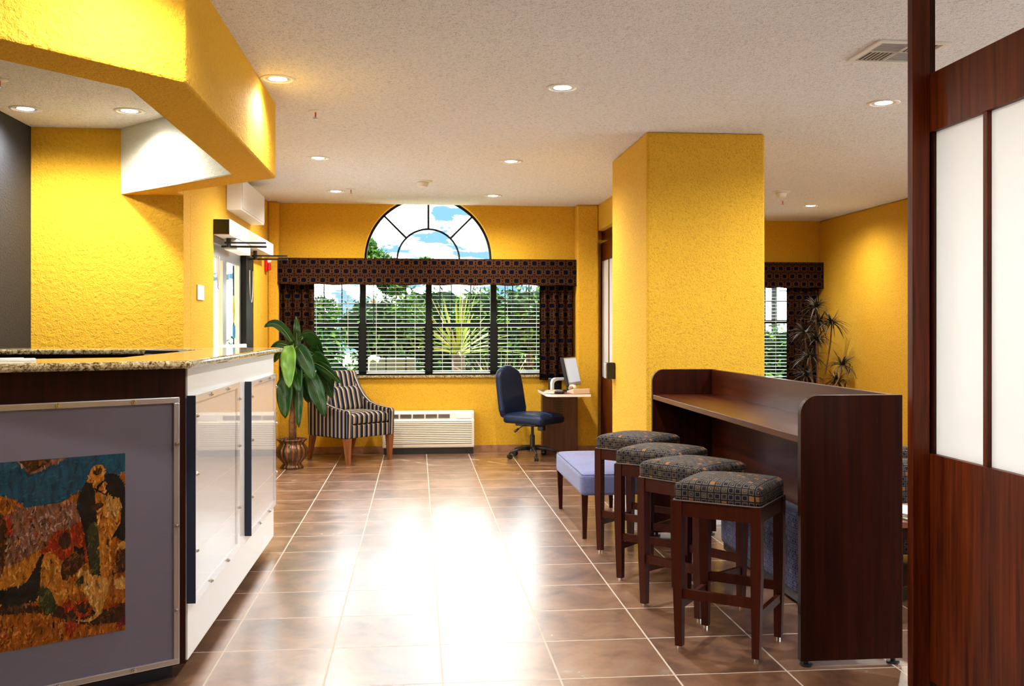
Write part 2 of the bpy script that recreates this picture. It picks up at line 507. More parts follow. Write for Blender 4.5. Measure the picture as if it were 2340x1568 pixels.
# left wall with the entrance opening
DY0, DY1, DZ = 7.80, 9.66, 2.10
o = plate('wall_left', [(7.0, 0), (DY0, 0), (DY0, DZ), (DY1, DZ), (DY1, 0), (YB, 0), (YB, H), (7.0, H)], [], .2,
          lambda a, b, c: (XL - .1 + c, a, b), M['wall']); struct(o)
md = o.modifiers.new('b', 'BEVEL'); md.width = .015; md.segments = 2; md.limit_method = 'ANGLE'
struct(MB().box(-2.78, XL, 6.80, 7.0, 0, H).build('wall_alcove', M['wall2']))
struct(MB().box(-2.78, -2.58, -1.6, 6.80, 0, H).build('wall_alcove_dark', M['dark']))
# nook right wall with deep door opening
o = plate('wall_right', [(7.74, 0), (9.75, 0), (9.75, 2.43), (10.74, 2.43), (10.74, 0), (11.85, 0), (11.85, H), (7.74, H)], [], .30,
          lambda a, b, c: (1.975 + .15 + c, a, b), M['wall']); struct(o)
struct(MB().box(1.565, 2.405, 6.55, 7.74, 0, H).build('wall_column', M['wall'], bevel=.018))
# side room
SX0, SX1, SZ0, SZ1 = 3.2, 4.78, .62, 1.98
o = plate('wall_side_back', [(1.975, -.1), (5.25, -.1), (5.25, 2.9), (1.975, 2.9)], [[(SX0, SZ0), (SX1, SZ0), (SX1, SZ1), (SX0, SZ1)]], .2,
          lambda a, b, c: (a, 11.95 + c, b), M['wall']); struct(o)
struct(MB().box(5.05, 5.25, 9.53, 11.85, 0, H).build('wall_side_right', M['wall'], bevel=.02))
struct(MB().box(5.25, 6.7, 9.53, 9.7, 0, H).build('wall_far_right', M['wall']))
struct(plate('wall_outer_right', [(-1.6, 0), (9.53, 0), (9.53, H), (-1.6, H)], [[(.6, .75), (6.6, .75), (6.6, 2.35), (.6, 2.35)]], .2, lambda a, b, c: (6.6 + c, a, b), M['wall']))
w4 = sthing('unseen_fill_window', (6.6, 3.6, .75))  # window added out of view to bring daylight behind the partition's frosted panes
b4 = MB()
for yy in (.6, 1.8, 3.0, 4.2, 5.4, 6.54): b4.box(6.57, 6.63, yy, yy + .06, .75, 2.35)
b4.box(6.57, 6.63, .66, 6.54, .75, .80).box(6.57, 6.63, .66, 6.54, 2.30, 2.35).build('window_frame', M['blackm'], w4, world=True)
MB().box(6.598, 6.602, .66, 6.54, .80, 2.30).build('pane', M['glass'], w4, world=True)
struct(MB().box(-2.58, 6.5, -1.6, -1.45, 0, H).build('wall_front', M['wall']))
# bulkhead over the reception desk
poly = [(-.85, 3.68), (-.85, 5.965), (-1.585, 6.64), (-1.585, 6.80), (-2.0, 6.80), (-1.09, 5.86), (-1.085, 3.79), (-2.58, 2.05), (-2.58, 1.72)]
struct(MB().prism(poly, 2.262, H + .01, 'z', 0, {4: 1}).build('wall_bulkhead', [M['wall2'], M['wht']], bevel=.01))
# baseboards
struct(MB().box(-1.475, 1.735, YB - .012, YB, 0, .075).build('baseboard_back', M['base'], bevel=.002))
struct(MB().box(XL, XL + .012, 6.82, DY0, 0, .075).box(XL, XL + .012, DY1, 10.53, 0, .075).build('baseboard_left', M['base'], bevel=.002))
struct(MB().box(1.553, 1.565, 6.54, 7.74, 0, .10).box(1.553, 2.417, 6.538, 6.55, 0, .10).build('baseboard_column', M['white'], bevel=.002))
struct(MB().box(1.735, 1.975, 10.488, 10.50, 0, .075).box(1.963, 1.975, 7.74, 9.75, 0, .075).build('baseboard_right', M['base'], bevel=.002))
struct(MB().box(5.038, 5.05, 9.53, 11.85, 0, .075).build('baseboard_side', M['base'], bevel=.002))

# ------------------------------------------------------------------ windows
def window_unit(name, x0, x1, z0, z1, yg, mulls, rail, muntz, cells):
    w = sthing(name, ((x0 + x1) / 2, yg, z0))
    b = MB(); f = .035
    b.box(x0, x0 + f, yg - .03, yg + .03, z0, z1).box(x1 - f, x1, yg - .03, yg + .03, z0, z1)
    b.box(x0 + f, x1 - f, yg - .03, yg + .03, z0, z0 + f).box(x0 + f, x1 - f, yg - .03, yg + .03, z1 - f, z1)
    b.build('window_frame', M['blackm'], w, world=True)
    for mx_ in mulls:
        MB().box(mx_ - .033, mx_ + .033, yg - .05, yg + .035, z0 + f, z1 - f).build('mullion', M['blackm'], w, world=True)
    xs = [x0 + f] + [q for m_ in mulls for q in (m_ - .033, m_ + .033)] + [x1 - f]
    for i in range(0, len(xs), 2):
        a, c = xs[i], xs[i + 1]
        s = MB().box(a, c, yg - .035, yg + .025, rail - .022, rail + .022)
        s.box(a, a + .022, yg - .02, yg + .02, z0 + f, rail - .022).box(c - .022, c, yg - .02, yg + .02, z0 + f, rail - .022)
        for k in range(1, cells):
            xx = a + (c - a) * k / cells
            s.box(xx - .006, xx + .006, yg - .006, yg + .006, z0 + f, rail - .022).box(xx - .006, xx + .006, yg - .006, yg + .006, rail + .022, z1 - f)
        for zz in muntz: s.box(a, c, yg - .007, yg + .007, zz - .006, zz + .006)
        s.build('sash', M['blackm'], w, world=True)
        MB().box(a, c, yg + .010, yg + .014, z0 + f, z1 - f).build('pane', M['glass'], w, world=True)
    return w
w1 = window_unit('window_1', WX0, WX1, WZ0, WZ1, YB + .13, (-.597, .124, .84), 1.395, (1.15, 1.63), 3)
o = MB().box(WX0 - .03, WX1 + .03, YB - .035, YB + .10, .818, .845).build('window_sill', M['granite'], w1, world=True, bevel=.004)
# arched transom
w2 = sthing('window_2', (AX, YB + .12, AZ))
def arc_ring(r0, r1, y0, y1, a0=-2, a1=182, n=80):
    b = MB(); pa = circle(0, 0, r1, n, radians(a0), radians(a1), True) + circle(0, 0, r0, n, radians(a1), radians(a0), True)
    return b.prism(pa, y0, y1, 'y')
arc_ring(.675, .700, -.02, .02).build('arch_frame', M['blackm'], w2)
arc_ring(.333, .352, -.012, .012).build('inner_arch', M['blackm'], w2)
for a in (45, 90, 135):
    c_, s_ = cos(radians(a)), sin(radians(a))
    MB().cyl((c_ * .345, 0, s_ * .345), (c_ * .68, 0, s_ * .68), .012, n=8).build('glazing_bar', M['blackm'], w2)
MB().prism(circle(0, 0, .68, 64, 0, pi, True), .005, .009, 'y').build('pane', M['glass'], w2)
MB().box(-.70, .70, -.03, .03, -.05, 0).build('bottom_rail', M['blackm'], w2)
w3 = window_unit('window_3', SX0, SX1, SZ0, SZ1, 11.95, (3.99,), 1.44, (1.05, 1.70), 2)

def blind(x0, x1, z0, z1, y, label, wand):
    t = thing('window_blind', label, 'blind', ((x0 + x1) / 2, y, z0), 0, 'white slatted blinds in the wide window' if y < 11 else None)
    MB().box(x0, x1, y - .025, y + .025, z1, z1 + .035).build('head_rail', M['blind'], t, world=True, bevel=.003)
    b = MB(); z = z0 + .03
    while z < z1 - .01:
        b.hexa([(x0, y - .018, z - .002), (x1, y - .018, z - .002), (x1, y + .018, z + .001), (x0, y + .018, z + .001)],
               [(x0, y - .018, z + .001), (x1, y - .018, z + .001), (x1, y + .018, z + .004), (x0, y + .018, z + .004)])
        z += .0435
    b.build('slats', M['blind'], t, world=True)
    MB().box(x0, x1, y - .024, y + .024, z0, z0 + .016).build('bottom_rail', M['blind'], t, world=True, bevel=.003)
    for k in ((.2, .8) if x1 - x0 < .6 else (.17, .5, .83)):
        xx = x0 + (x1 - x0) * k
        MB().box(xx - .0025, xx + .0025, y - .0275, y - .0255, z0, z1).build('ladder_cord', M['blind'], t, world=True)
    if wand:
        MB().cyl((x0 + .08, y - .04, z1), (x0 + .08, y - .04, z1 - .50), .005, n=6).build('tilt_wand', M['blackm'], t, world=True)
for a, c, lab, wd in ((-1.205, -.64, 'white slatted blind in the leftmost bay of the wide window, behind the potted tree', False),
                      (-.555, .082, 'white slatted blind in the second bay from left of the wide window', True),
                      (.166, .798, 'white slatted blind in the third bay from left, in front of the spiky palm', True),
                      (.882, 1.42, 'white slatted blind in the rightmost bay, behind the office chair', True)):
    blind(a, c, .86, 1.87, YB + .045, lab, wd)
blind(SX0 + .03, SX1 - .03, SZ0 + .01, 1.93, 11.89, 'white slatted blind in the side room window right of the yellow column', False)

def pleated(x0, x1, y, z0, z1, amp, n, mat, name, parent=None, world=False, box=None):
    b = MB(); k = int((x1 - x0) / .008) + 2; rows = 14; vs = []
    for j in range(rows + 1):
        zz = z0 + (z1 - z0) * j / rows; sp = .75 + .25 * (1 - j / rows)
        for i in range(k):
            t = i / (k - 1); x = x0 + (x1 - x0) * t
            vs.append((x, y + amp * sp * sin(t * n * 2 * pi + .6 * sin(t * 9)), zz))
    fs = [(j * k + i, j * k + i + 1, (j + 1) * k + i + 1, (j + 1) * k + i) for j in range(rows) for i in range(k - 1)]
    b.add(vs, fs)
    return b.build(name, mat, parent, smooth=True, solid=.004, world=world)
tag(pleated(-1.465, -1.105, YB - .075, .79, 1.86, .030, 4, M['drape'], 'curtain'), 'dark geometric patterned curtain hanging at the left side of the wide window', 'curtain', 'patterned curtains')
tag(pleated(1.335, 1.71, YB - .075, .79, 1.86, .030, 4, M['drape'], 'curtain'), 'dark geometric patterned curtain hanging at the right side of the wide window, behind the desk', 'curtain', 'patterned curtains')
tag(pleated(4.60, 5.015, 11.775, .35, 1.88, .030, 4, M['drape'], 'curtain'), 'dark geometric patterned curtain in the side room behind the spiky plant', 'curtain', 'patterned curtains')
def valance(x0, x1, y0, y1, z0, z1, label):
    t = thing('window_valance', label, 'valance', ((x0 + x1) / 2, y1, z0), 0, 'patterned valances')
    b = MB(); k = 60; rows = 6; vs = []
    loop = [(x0, y1), (x0, y0)] + [(x0 + (x1 - x0) * i / k, y0) for i in range(1, k)] + [(x1, y0), (x1, y1)]
    n = len(loop)
    for j in range(rows + 1):
        for i, (x, y) in enumerate(loop):
            sag = .006 * sin(i * .9) if j == 0 else 0
            vs.append((x, y - (.006 if j == 0 and y == y0 else 0) - (.004 * sin(i * .5) if y == y0 else 0), z0 + (z1 - z0) * j / rows + sag))
    b.add(vs, [(j * n + i, j * n + i + 1, (j + 1) * n + i + 1, (j + 1) * n + i) for j in range(rows) for i in range(n - 1)])
    b.build('skirt', M['drape'], t, world=True, solid=.006)
    MB().box(x0 + .004, x1 - .004, y0 + .012, y1, z1 - .02, z1).build('board', M['blackm'], t, world=True)
valance(-1.472, 1.732, YB - .15, YB - .001, 1.825, 2.11, 'long dark geometric patterned valance across the top of the wide window')
valance(3.05, 5.045, 11.70, 11.848, 1.86, 2.18, 'short dark geometric patterned valance over the side room window')

# ------------------------------------------------------------------ entrance door (left wall)
d = sthing('door_1', (XL, 8.7, 0))
b = MB()
b.box(XL - .14, XL - .02, DY0, DY0 + .05, 0, DZ).box(XL - .14, XL - .02, DY1 - .05, DY1, 0, DZ).box(XL - .14, XL - .02, DY0 + .05, DY1 - .05, DZ - .06, DZ)
b.build('door_frame', M['alu'], d, world=True, bevel=.003)
MB().box(XL - .12, XL + .004, 9.22, DY1 - .05, 0, DZ - .06).build('side_panel', M['blackm'], d, world=True)
for a, c in ((DY0 + .055, 8.46), (8.47, 9.21)):
    lf = MB(); x0, x1 = XL - .09, XL - .045
    lf.box(x0, x1, a, a + .075, .01, DZ - .065).box(x0, x1, c - .075, c, .01, DZ - .065).box(x0, x1, a + .075, c - .075, .01, .22).box(x0, x1, a + .075, c - .075, DZ - .17, DZ - .065)
    lf = lf.build('door_leaf', M['alu'], d, world=True, bevel=.003)
    g = MB().box(x0 + .02, x0 + .026, a + .075, c - .075, .22, DZ - .17).build('pane', M['glass'], lf, world=False)
    MB().box(x1 + .02, x1 + .06, a + .03, c - .03, 1.165, 1.215).build('push_bar', M['whitep'], lf, bevel=.008)
for lf in [c for c in d.children if c.name.startswith('door_leaf')]:
    for ch in lf.children:
        for v in ch.data.vertices: v.co -= Vector(d.location)
# stickers on the leaf
MB().prism([(8.98 + .05 * cos(a * pi / 12), 1.53 + .125 * sin(a * pi / 12)) for a in range(24)], XL - .068, XL - .066, 'x').build('oval_sticker', M['yelst'], d, world=True)['label'] = 'yellow oval sticker'
MB().box(XL - .068, XL - .066, 8.93, 9.06, 1.27, 1.385).build('square_sticker', M['blust'], d, world=True)['label'] = 'light blue sticker'
t = thing('door_operator', 'white and black automatic door operator box with swing arms above the glass entrance', 'door opener', (XL, 8.7, 2.09))
MB().box(XL + .002, XL + .125, DY0 - .02, 10.08, 2.09, 2.215).build('housing', M['whitep'], t, world=True, bevel=.004)
MB().box(XL + .004, XL + .120, DY0 - .032, DY0 - .019, 2.095, 2.21).build('end_cap', M['black'], t, world=True)
MB().box(XL + .02, XL + .12, 8.10, 8.75, 2.0, 2.088).build('motor_cover', M['whitep'], t, world=True, bevel=.003)
for yy, zz in ((8.05, 2.045), (9.35, 2.035)):
    a = MB().box(XL + .03, XL + .36, yy, yy + .02, zz, zz + .014).box(XL + .0, XL + .36, yy + .03, yy + .05, zz - .03, zz - .014).build('swing_arm', M['black'], t, world=True)
    MB().cyl((XL + .06, yy + .02, zz - .03), (XL + .06, yy + .02, 2.09), .018, n=12).build('pivot', M['black'], t, world=True)
def loopc(y0, z0, w, h, x, name_lab):
    pts = [(x, y0 - w / 2 * cos(pi * i / 16), z0 - h * sin(pi * i / 16) ** .6) for i in range(17)]
    o = MB().tube(pts, .005, 6).build('door_cable', M['alu'], t, world=True); return o
loopc(9.33, 1.90, .16, .30, XL + .03, '')
loopc(7.86, 1.93, .08, .26, XL + .02, '')
t = thing('wall_box', 'white metal box mounted high on the wall above the entrance', 'box', (XL, 8.8, 2.35))
MB().box(XL + .002, XL + .125, 8.28, 9.48, 2.345, 2.62).build('body', M['whitep'], t, world=True, bevel=.004)
MB().box(XL + .126, XL + .132, 8.30, 9.46, 2.36, 2.605).build('cover', M['white'], t, world=True, bevel=.002)
t = thing('fire_alarm', 'red fire alarm strobe on the left wall beside the long valance', 'fire alarm', (XL, 10.36, 1.95))
MB().box(XL - .002, XL + .03, 10.30, 10.42, 1.95, 2.09).build('back_box', M['red'], t, world=True, bevel=.006)
MB().box(XL + .031, XL + .055, 10.315, 10.405, 1.965, 2.04).build('horn', M['red'], t, world=True, bevel=.006)
MB().cyl((XL + .03, 10.36, 2.065), (XL + .06, 10.36, 2.065), .028, .018, 16).build('strobe_lens', M['whitep'], t, world=True)['label'] = 'white strobe lens'
tag(MB().box(XL + .001, XL + .010, 7.19, 7.40, 1.565, 1.675).build('wall_plate', M['whitep'], bevel=.003), 'blank white plate on the yellow wall left of the glass entrance', 'wall plate')

# ------------------------------------------------------------------ glazed wooden door in the right wall
d = sthing('door_2', (2.12, 10.25, 0))
MB().box(2.015, 2.12, 10.70, 10.738, 0, 2.43).box(2.015, 2.12, 9.752, 9.79, 0, 2.43).box(2.04, 2.12, 9.79, 10.70, 2.34, 2.43).build('door_frame', M['panel'], d, world=True)
MB().box(2.03, 2.07, 10.64, 10.698, .01, 2.30).box(2.03, 2.07, 9.80, 9.88, .01, 2.30).box(2.03, 2.07, 9.88, 10.64, .01, .82).box(2.03, 2.07, 9.88, 10.64, 2.10, 2.30).build('door_leaf', M['panel'], d, world=True)
MB().box(2.042, 2.056, 9.88, 10.64, .82, 2.10).build('frosted_pane', M['frost'], d, world=True)
MB().box(2.034, 2.042, 10.24, 10.26, .82, 2.10).build('glazing_bar', M['panel'], d, world=True)
t = thing('wall_dispenser', 'small black box fixed to the corner of the yellow column beside the door', 'box', (1.56, 7.68, .95))
MB().box(1.50, 1.563, 7.60, 7.70, .955, 1.085).build('body', M['black'], t, world=True, bevel=.004)
MB().box(1.487, 1.499, 7.61, 7.69, .96, 1.08).build('cover', M['alu'], t, world=True, bevel=.004)

# ------------------------------------------------------------------ ceiling fixtures
def downlight(x, y, label, power=48, col=(1, .93, .82), first=[None], cone=165):
    if first[0] is None:
        t = thing('downlight', label, 'ceiling light', (x, y, H), 0, 'round recessed ceiling lights')
        MB().lathe([(.072, -.001), (.076, -.007), (.092, -.005), (.095, -.0005), (.072, -.0005)], 40).build('trim_ring', M['whitep'], t, smooth=True)
        MB().lathe([(.071, -.001), (.07, -.0015), (.05, -.0012), (.045, -.001)], 32).build('reflector', M['lampg'], t, smooth=True)
        MB().lathe([(.001, -.0055), (.035, -.005), (.047, -.002), (.05, -.0014)], 32).build('lamp', M['lamp'], t, smooth=True)
        first[0] = t
    else:
        t = copytree(first[0]); t.location = (x, y, H); t['label'] = label
    L = bpy.data.lights.new('downlight_lamp', 'SPOT'); L.energy = power; L.color = col
    L.spot_size = radians(cone); L.spot_blend = 1.0; L.shadow_soft_size = .05
    lo = bpy.data.objects.new('downlight_lamp', L); COL.objects.link(lo); lo.parent = t; lo.location = (0, 0, -.065)
    return t
WARM = (1, .93, .80); GRN = (.98, 1, .82); COOL = (.90, .96, 1)
P = 64
downlight(-.752, 5.36, 'round recessed ceiling light touching the side of the yellow bulkhead', P * .9, WARM)
downlight(.81, 5.40, 'round recessed ceiling light nearest the camera on the open ceiling, left of the column', P, COOL)
downlight(2.78, 5.58, 'round recessed ceiling light to the right of the column, beside the ceiling vent', P, COOL)
downlight(-.785, 7.82, 'round recessed ceiling light in the middle of the left row', P, COOL)
downlight(.755, 7.83, 'round recessed ceiling light in the middle of the right row', P, COOL)
downlight(-.80, 9.70, 'round recessed ceiling light nearest the window in the left row', P * .8, WARM)
downlight(.765, 9.87, 'round recessed ceiling light nearest the window in the right row', P * .8, WARM)
downlight(4.31, 10.34, 'round recessed ceiling light in the side room near the short valance', P * .6, WARM)
downlight(-2.40, 6.24, 'round recessed ceiling light in the alcove beside the charcoal wall', P * .30, GRN)
downlight(-1.78, 6.24, 'round recessed ceiling light in the alcove beside the white bulkhead face', P * .30, GRN)
downlight(-.80, 3.27, 'round recessed ceiling light in front of the bulkhead corner', P * .42, WARM)
downlight(.81, 2.95, 'round recessed ceiling light over the aisle in front of the camera', P * .35, COOL)
downlight(3.5, 2.4, 'unseen ceiling light added behind the partition to brighten its frosted panes', P * 1.8, COOL)  # added lamp, out of view, shining through the frosted panes from behind
downlight(4.45, 8.0, 'round recessed ceiling light hidden behind the partition post', P * 1.6, WARM)
downlight(.0, .4, 'round recessed ceiling light above the photographer', P * .2, COOL)
downlight(-1.9, 4.6, 'round recessed ceiling light over the reception workspace', P * .3, GRN)

def smoke(x, y, label):
    t = thing('smoke_detector', label, 'smoke detector', (x, y, H), 0, 'white smoke detectors')
    MB().lathe([(.001, -.012), (.085, -.010), (.09, -.003), (.09, -.0005)], 32).build('mounting_plate', M['whitep'], t, smooth=True)
    MB().lathe([(.03, -.06), (.045, -.052), (.052, -.03), (.055, -.013)], 32).build('sensor_head', M['whitep'], t, smooth=True)
smoke(.048, 8.96, 'white round smoke detector in the centre of the open ceiling')
smoke(3.58, 9.31, 'white round smoke detector on the side room ceiling')
def sprinkler(x, y, label):
    t = thing('sprinkler_head', label, 'sprinkler', (x, y, H), 0, 'ceiling sprinklers')
    MB().lathe([(.001, -.008), (.04, -.006), (.045, -.0005)], 24).build('escutcheon', M['whitep'], t, smooth=True)
    MB().cyl((0, 0, -.040), (0, 0, -.007), .0045, n=10).build('frame_arm', M['red'], t)['label'] = 'red bulb body'
    MB().cyl((0, 0, -.044), (0, 0, -.0405), .016, n=12).build('deflector', M['chrome'], t)
sprinkler(-.631, 6.135, 'white sprinkler head just right of the bulkhead')
sprinkler(-.642, 9.536, 'white sprinkler head near the window end of the ceiling')
sprinkler(3.84, 9.94, 'white sprinkler head on the side room ceiling')
sprinkler(-2.257, 5.52, 'white sprinkler head on the alcove ceiling')
t = thing('ceiling_vent', 'square slatted air vent in the ceiling beside the partition post', 'vent', (2.33, 4.535, H))
b = MB(); s = .18
for q in ((-s, s, -s, -s + .03), (-s, s, s - .03, s), (-s, -s + .03, -s + .03, s - .03), (s - .03, s, -s + .03, s - .03)): b.box(q[0], q[1], q[2], q[3], -.010, -.0005)
b.build('vent_frame', M['whitep'], t, bevel=.002)
MB().box(-s + .03, s - .03, -s + .03, s - .03, -.0025, -.001).build('recess', M['black'], t)
for qx, qy, along in ((-1, 1, 0), (1, 1, 1), (-1, -1, 1), (1, -1, 0)):
    b = MB()
    for k in range(7):
        a = .010 + k * .021
        if along: x0, x1, y0, y1 = .004, .148, a, a + .004
        else: x0, x1, y0, y1 = a, a + .004, .004, .148
        xs = sorted((qx * x0, qx * x1)); ys = sorted((qy * y0, qy * y1))
        b.box(xs[0], xs[1], ys[0], ys[1], -.006, -.003)
    b.build('louvres', M['vent'], t)
MB().box(-.15, .15, -.004, .004, -.007, -.003).box(-.004, .004, -.15, .15, -.007, -.003).build('divider', M['vent'], t)

# ------------------------------------------------------------------ reception desk
t = thing('reception_desk', 'tall reception desk with granite counter, cherry front and white side', 'reception desk', (-.885, 3.83, 0))
A = radians(32.5); ca, sa = cos(A), sin(A)
def loc(x, y): return (-.885 + x * ca - y * sa, 3.83 + x * sa + y * ca)      # front-face frame to world
fp = [loc(-1.25, 0), loc(0, 0), loc(.0, .03), loc(-1.25, .03)]
MB().prism(fp, .075, 1.208).build('front_panel', M['cherryX'] if 'cherryX' in M else M['cherry'], t, world=True)
MB().box(-.915, -.885, 3.865, 6.12, .075, 1.208).build('side_panel', M['white'], t, world=True, bevel=.002)
MB().box(-2.40, -.916, 6.05, 6.12, .075, 1.208).box(-2.40, -1.25, 5.80, 5.83, 0, 1.208).build('rear_panel', M['cherry'], t, world=True)
MB().prism([loc(-1.2, .09), loc(-.02, .09), (-.98, 4.0), (-.98, 6.0), (-1.02, 6.0), (-1.02, 4.02), loc(-.06, .13), loc(-1.2, .13)], 0, .075).build('plinth', M['grout'], t, world=True)
MB().prism([loc(-1.2, .031), loc(-.02, .031), (-.917, 3.9), (-.917, 6.04), (-.94, 6.04), (-.94, 3.95), loc(-.06, .08), loc(-1.2, .08)], .075, 1.2).build('carcass', M['cherry'], t, world=True)
gp = [(-.838, 3.72), (-.838, 6.2), (-2.45, 6.2), (-2.45, 5.72), (-1.22, 5.72), (-1.22, 4.15), (-2.05, 3.72), (-1.9, 3.16)]
MB().prism(gp, 1.209, 1.239).build('countertop', M['granite'], t, world=True, bevel=.011, seg=3)
MB().prism([(-1.0, 4.05), (-1.0, 5.78), (-1.75, 5.78), (-1.75, 4.05)], .72, .75).build('worktop', M['deskwood'], t, world=True, bevel=.003)
MB().box(-1.70, -1.67, 4.1, 5.75, 0, .72).box(-1.05, -1.02, 4.1, 5.75, .08, .72).build('worktop_support', M['deskwood'], t, world=True)
t = thing('card_printer', 'black office machine whose top edge shows over the granite reception counter', 'printer', (-1.33, 5.4, .751))
MB().box(-1.44, -1.235, 5.28, 5.52, .751, 1.225).build('body', M['black'], t, world=True, bevel=.015)
MB().prism([(-1.44, 1.226), (-1.235, 1.226), (-1.27, 1.243), (-1.43, 1.246)], 5.30, 5.50, 'y').build('lid', M['black'], t, world=True, bevel=.004)
t = thing('paper_tray', 'flat white tray of papers lying on the granite counter at the left edge', 'paper tray', (-1.6, 3.66, 1.24))
MB().hexa([(-1.80, 3.55, 1.2395), (-1.40, 3.74, 1.2395), (-1.45, 3.86, 1.2395), (-1.85, 3.67, 1.2395)], [(-1.80, 3.55, 1.246), (-1.40, 3.74, 1.246), (-1.45, 3.86, 1.246), (-1.85, 3.67, 1.246)]).build('sheets', M['paper'], t, world=True)
MB().hexa([(-1.79, 3.56, 1.2462), (-1.44, 3.73, 1.2462), (-1.48, 3.83, 1.2462), (-1.83, 3.66, 1.2462)], [(-1.79, 3.56, 1.249), (-1.44, 3.73, 1.249), (-1.48, 3.83, 1.249), (-1.83, 3.66, 1.249)]).build('folder', M['white'], t, world=True)

def bolt(x, y, z, n, parent):
    p = Vector((x, y, z)); n = Vector(n)
    MB().cyl(p, p + n * .004, .009, .008, 14).cyl(p + n * .004, p + n * .010, .006, .004, 12).build('bolt', M['chrome'], parent, smooth=False)
# front display panel (framed print)
t = thing('display_panel', 'lavender framed display with a desert figures print on the cherry front of the reception desk', 'display panel', (-.885, 3.83, 0), A)
X0, X1, Z0, Z1 = -1.235, -.03, .085, 1.098
MB().box(X0, X1, -.012, -.001, Z0, Z1).build('backing_board', M['lav'], t)
f = .022
MB().box(X0, X1, -.022, -.0125, Z1 - f, Z1).box(X0, X1, -.022, -.0125, Z0, Z0 + f).box(X0, X0 + f, -.022, -.0125, Z0 + f, Z1 - f).box(X1 - f, X1, -.022, -.0125, Z0 + f, Z1 - f).build('frame', M['alu'], t, bevel=.002)
MB().box(X0 + .005, X1 - .005, -.0250, -.0225, Z0 + .005, Z1 - .005).build('acrylic_cover', M['acrylic'], t)
for s_ in (.17, .43, .70, .96): bolt(-.03 - s_, -.026, Z1 - .012, (0, -1, 0), t); bolt(-.03 - s_, -.026, Z0 + .012, (0, -1, 0), t)
for z in (.92, .61, .29): bolt(X1 - .012, -.026, z, (0, -1, 0), t); bolt(X0 + .012, -.026, z, (0, -1, 0), t)
# generic painted scene: robed figures in a sandy valley
pal = [art('paint_' + n, c) for n, c in (('sky', (.006, .085, .15)), ('sand', (.50, .125, .006)), ('rock', (.34, .13, .07)), ('black', (.006, .008, .010)),
       ('cloth', (.72, .24, .018)), ('pale', (.80, .36, .06)), ('red', (.42, .030, .006)), ('brown', (.06, .018, .008)), ('green', (.04, .05, .02)), ('plum', (.13, .012, .02)))]
pb = MB(); lay = [0]
def pt(cx, cy):
    k = (890 - cx) / 890.
    top = 45 + 80 * k; bot = 1305 + 215 * k
    return (-.228 - .412 * k, .90 - (cy - top) / (bot - top) * .65)
def shape(mi, pts, sub=3):
    lay[0] += 1; y = -.0125 - .00008 * lay[0]
    P_ = [pt(*p) for p in pts]; n = len(P_); sm = []
    for i in range(n):                         # Catmull-Rom rounding of the outline
        p0, p1, p2, p3 = (Vector(P_[(i + j - 1) % n]) for j in range(4))
        for q in range(sub):
            u = q / sub
            sm.append(.5 * ((2 * p1) + (p2 - p0) * u + (2 * p0 - 5 * p1 + 4 * p2 - p3) * u * u + (3 * p1 - p0 - 3 * p2 + p3) * u ** 3))
    sm = [(min(-.228, v.x), max(.25, min(.90, v.y))) for v in sm]
    o_ = len(pb.v); pb.v += [(a, y, b) for a, b in sm]; pb.f.append(tuple(range(o_, o_ + len(sm)))); pb.m.append(mi)
LX = -800
pb.box(-1.035, -.228, -.0125, -.0121, .25, .90, 0)
shape(1, [(LX, 420), (-300, 330), (0, 370), (100, 400), (165, 455), (420, 410), (560, 320), (890, 175), (890, 1305), (0, 1520), (LX, 1700)], 1)
shape(2, [(LX, 600), (0, 520), (100, 440), (170, 455), (420, 415), (530, 400), (560, 520), (400, 640), (250, 760), (120, 850), (0, 900), (LX, 1000)])
shape(4, [(LX, 1050), (0, 900), (250, 770), (420, 640), (470, 900), (400, 1100), (0, 1180), (LX, 1300)])
shape(3, [(-100, 1110), (60, 1040), (170, 1000), (240, 860), (300, 770), (270, 960), (250, 1110), (120, 1170), (0, 1180)])
shape(7, [(LX, 1300), (0, 1180), (450, 1160), (700, 1180), (890, 1110), (890, 1240), (500, 1300), (0, 1400), (LX, 1600)])
shape(1, [(LX, 1500), (0, 1250), (300, 1230), (600, 1290), (890, 1245), (890, 1305), (0, 1500), (LX, 1700)])
shape(2, [(120, 100), (350, 98), (455, 88), (330, 150), (200, 212), (160, 170)])
shape(7, [(130, 104), (340, 102), (260, 165), (205, 190), (165, 155)])
# standing figure
shape(3, [(600, 265), (650, 235), (760, 195), (830, 200), (870, 260), (895, 330), (895, 650), (840, 660), (800, 640), (700, 925), (640, 920), (600, 760), (560, 540), (530, 420), (560, 320)])
shape(4, [(655, 250), (740, 230), (745, 340), (850, 380), (852, 540), (770, 700), (795, 930), (770, 1000), (700, 925), (690, 700), (672, 480), (660, 340)])
shape(5, [(720, 380), (800, 355), (850, 390), (840, 480), (800, 510), (740, 470)])
shape(8, [(600, 620), (680, 560), (695, 925), (640, 920)])
shape(4, [(620, 200), (650, 145), (710, 132), (735, 170), (715, 245), (650, 260), (605, 262)])
shape(7, [(645, 190), (670, 160), (715, 158), (708, 190), (670, 208)])
shape(7, [(640, 430), (700, 402), (728, 420), (690, 450), (650, 462)])
shape(3, [(670, 290), (735, 235), (738, 250), (680, 305), (740, 335), (738, 346), (660, 312)])
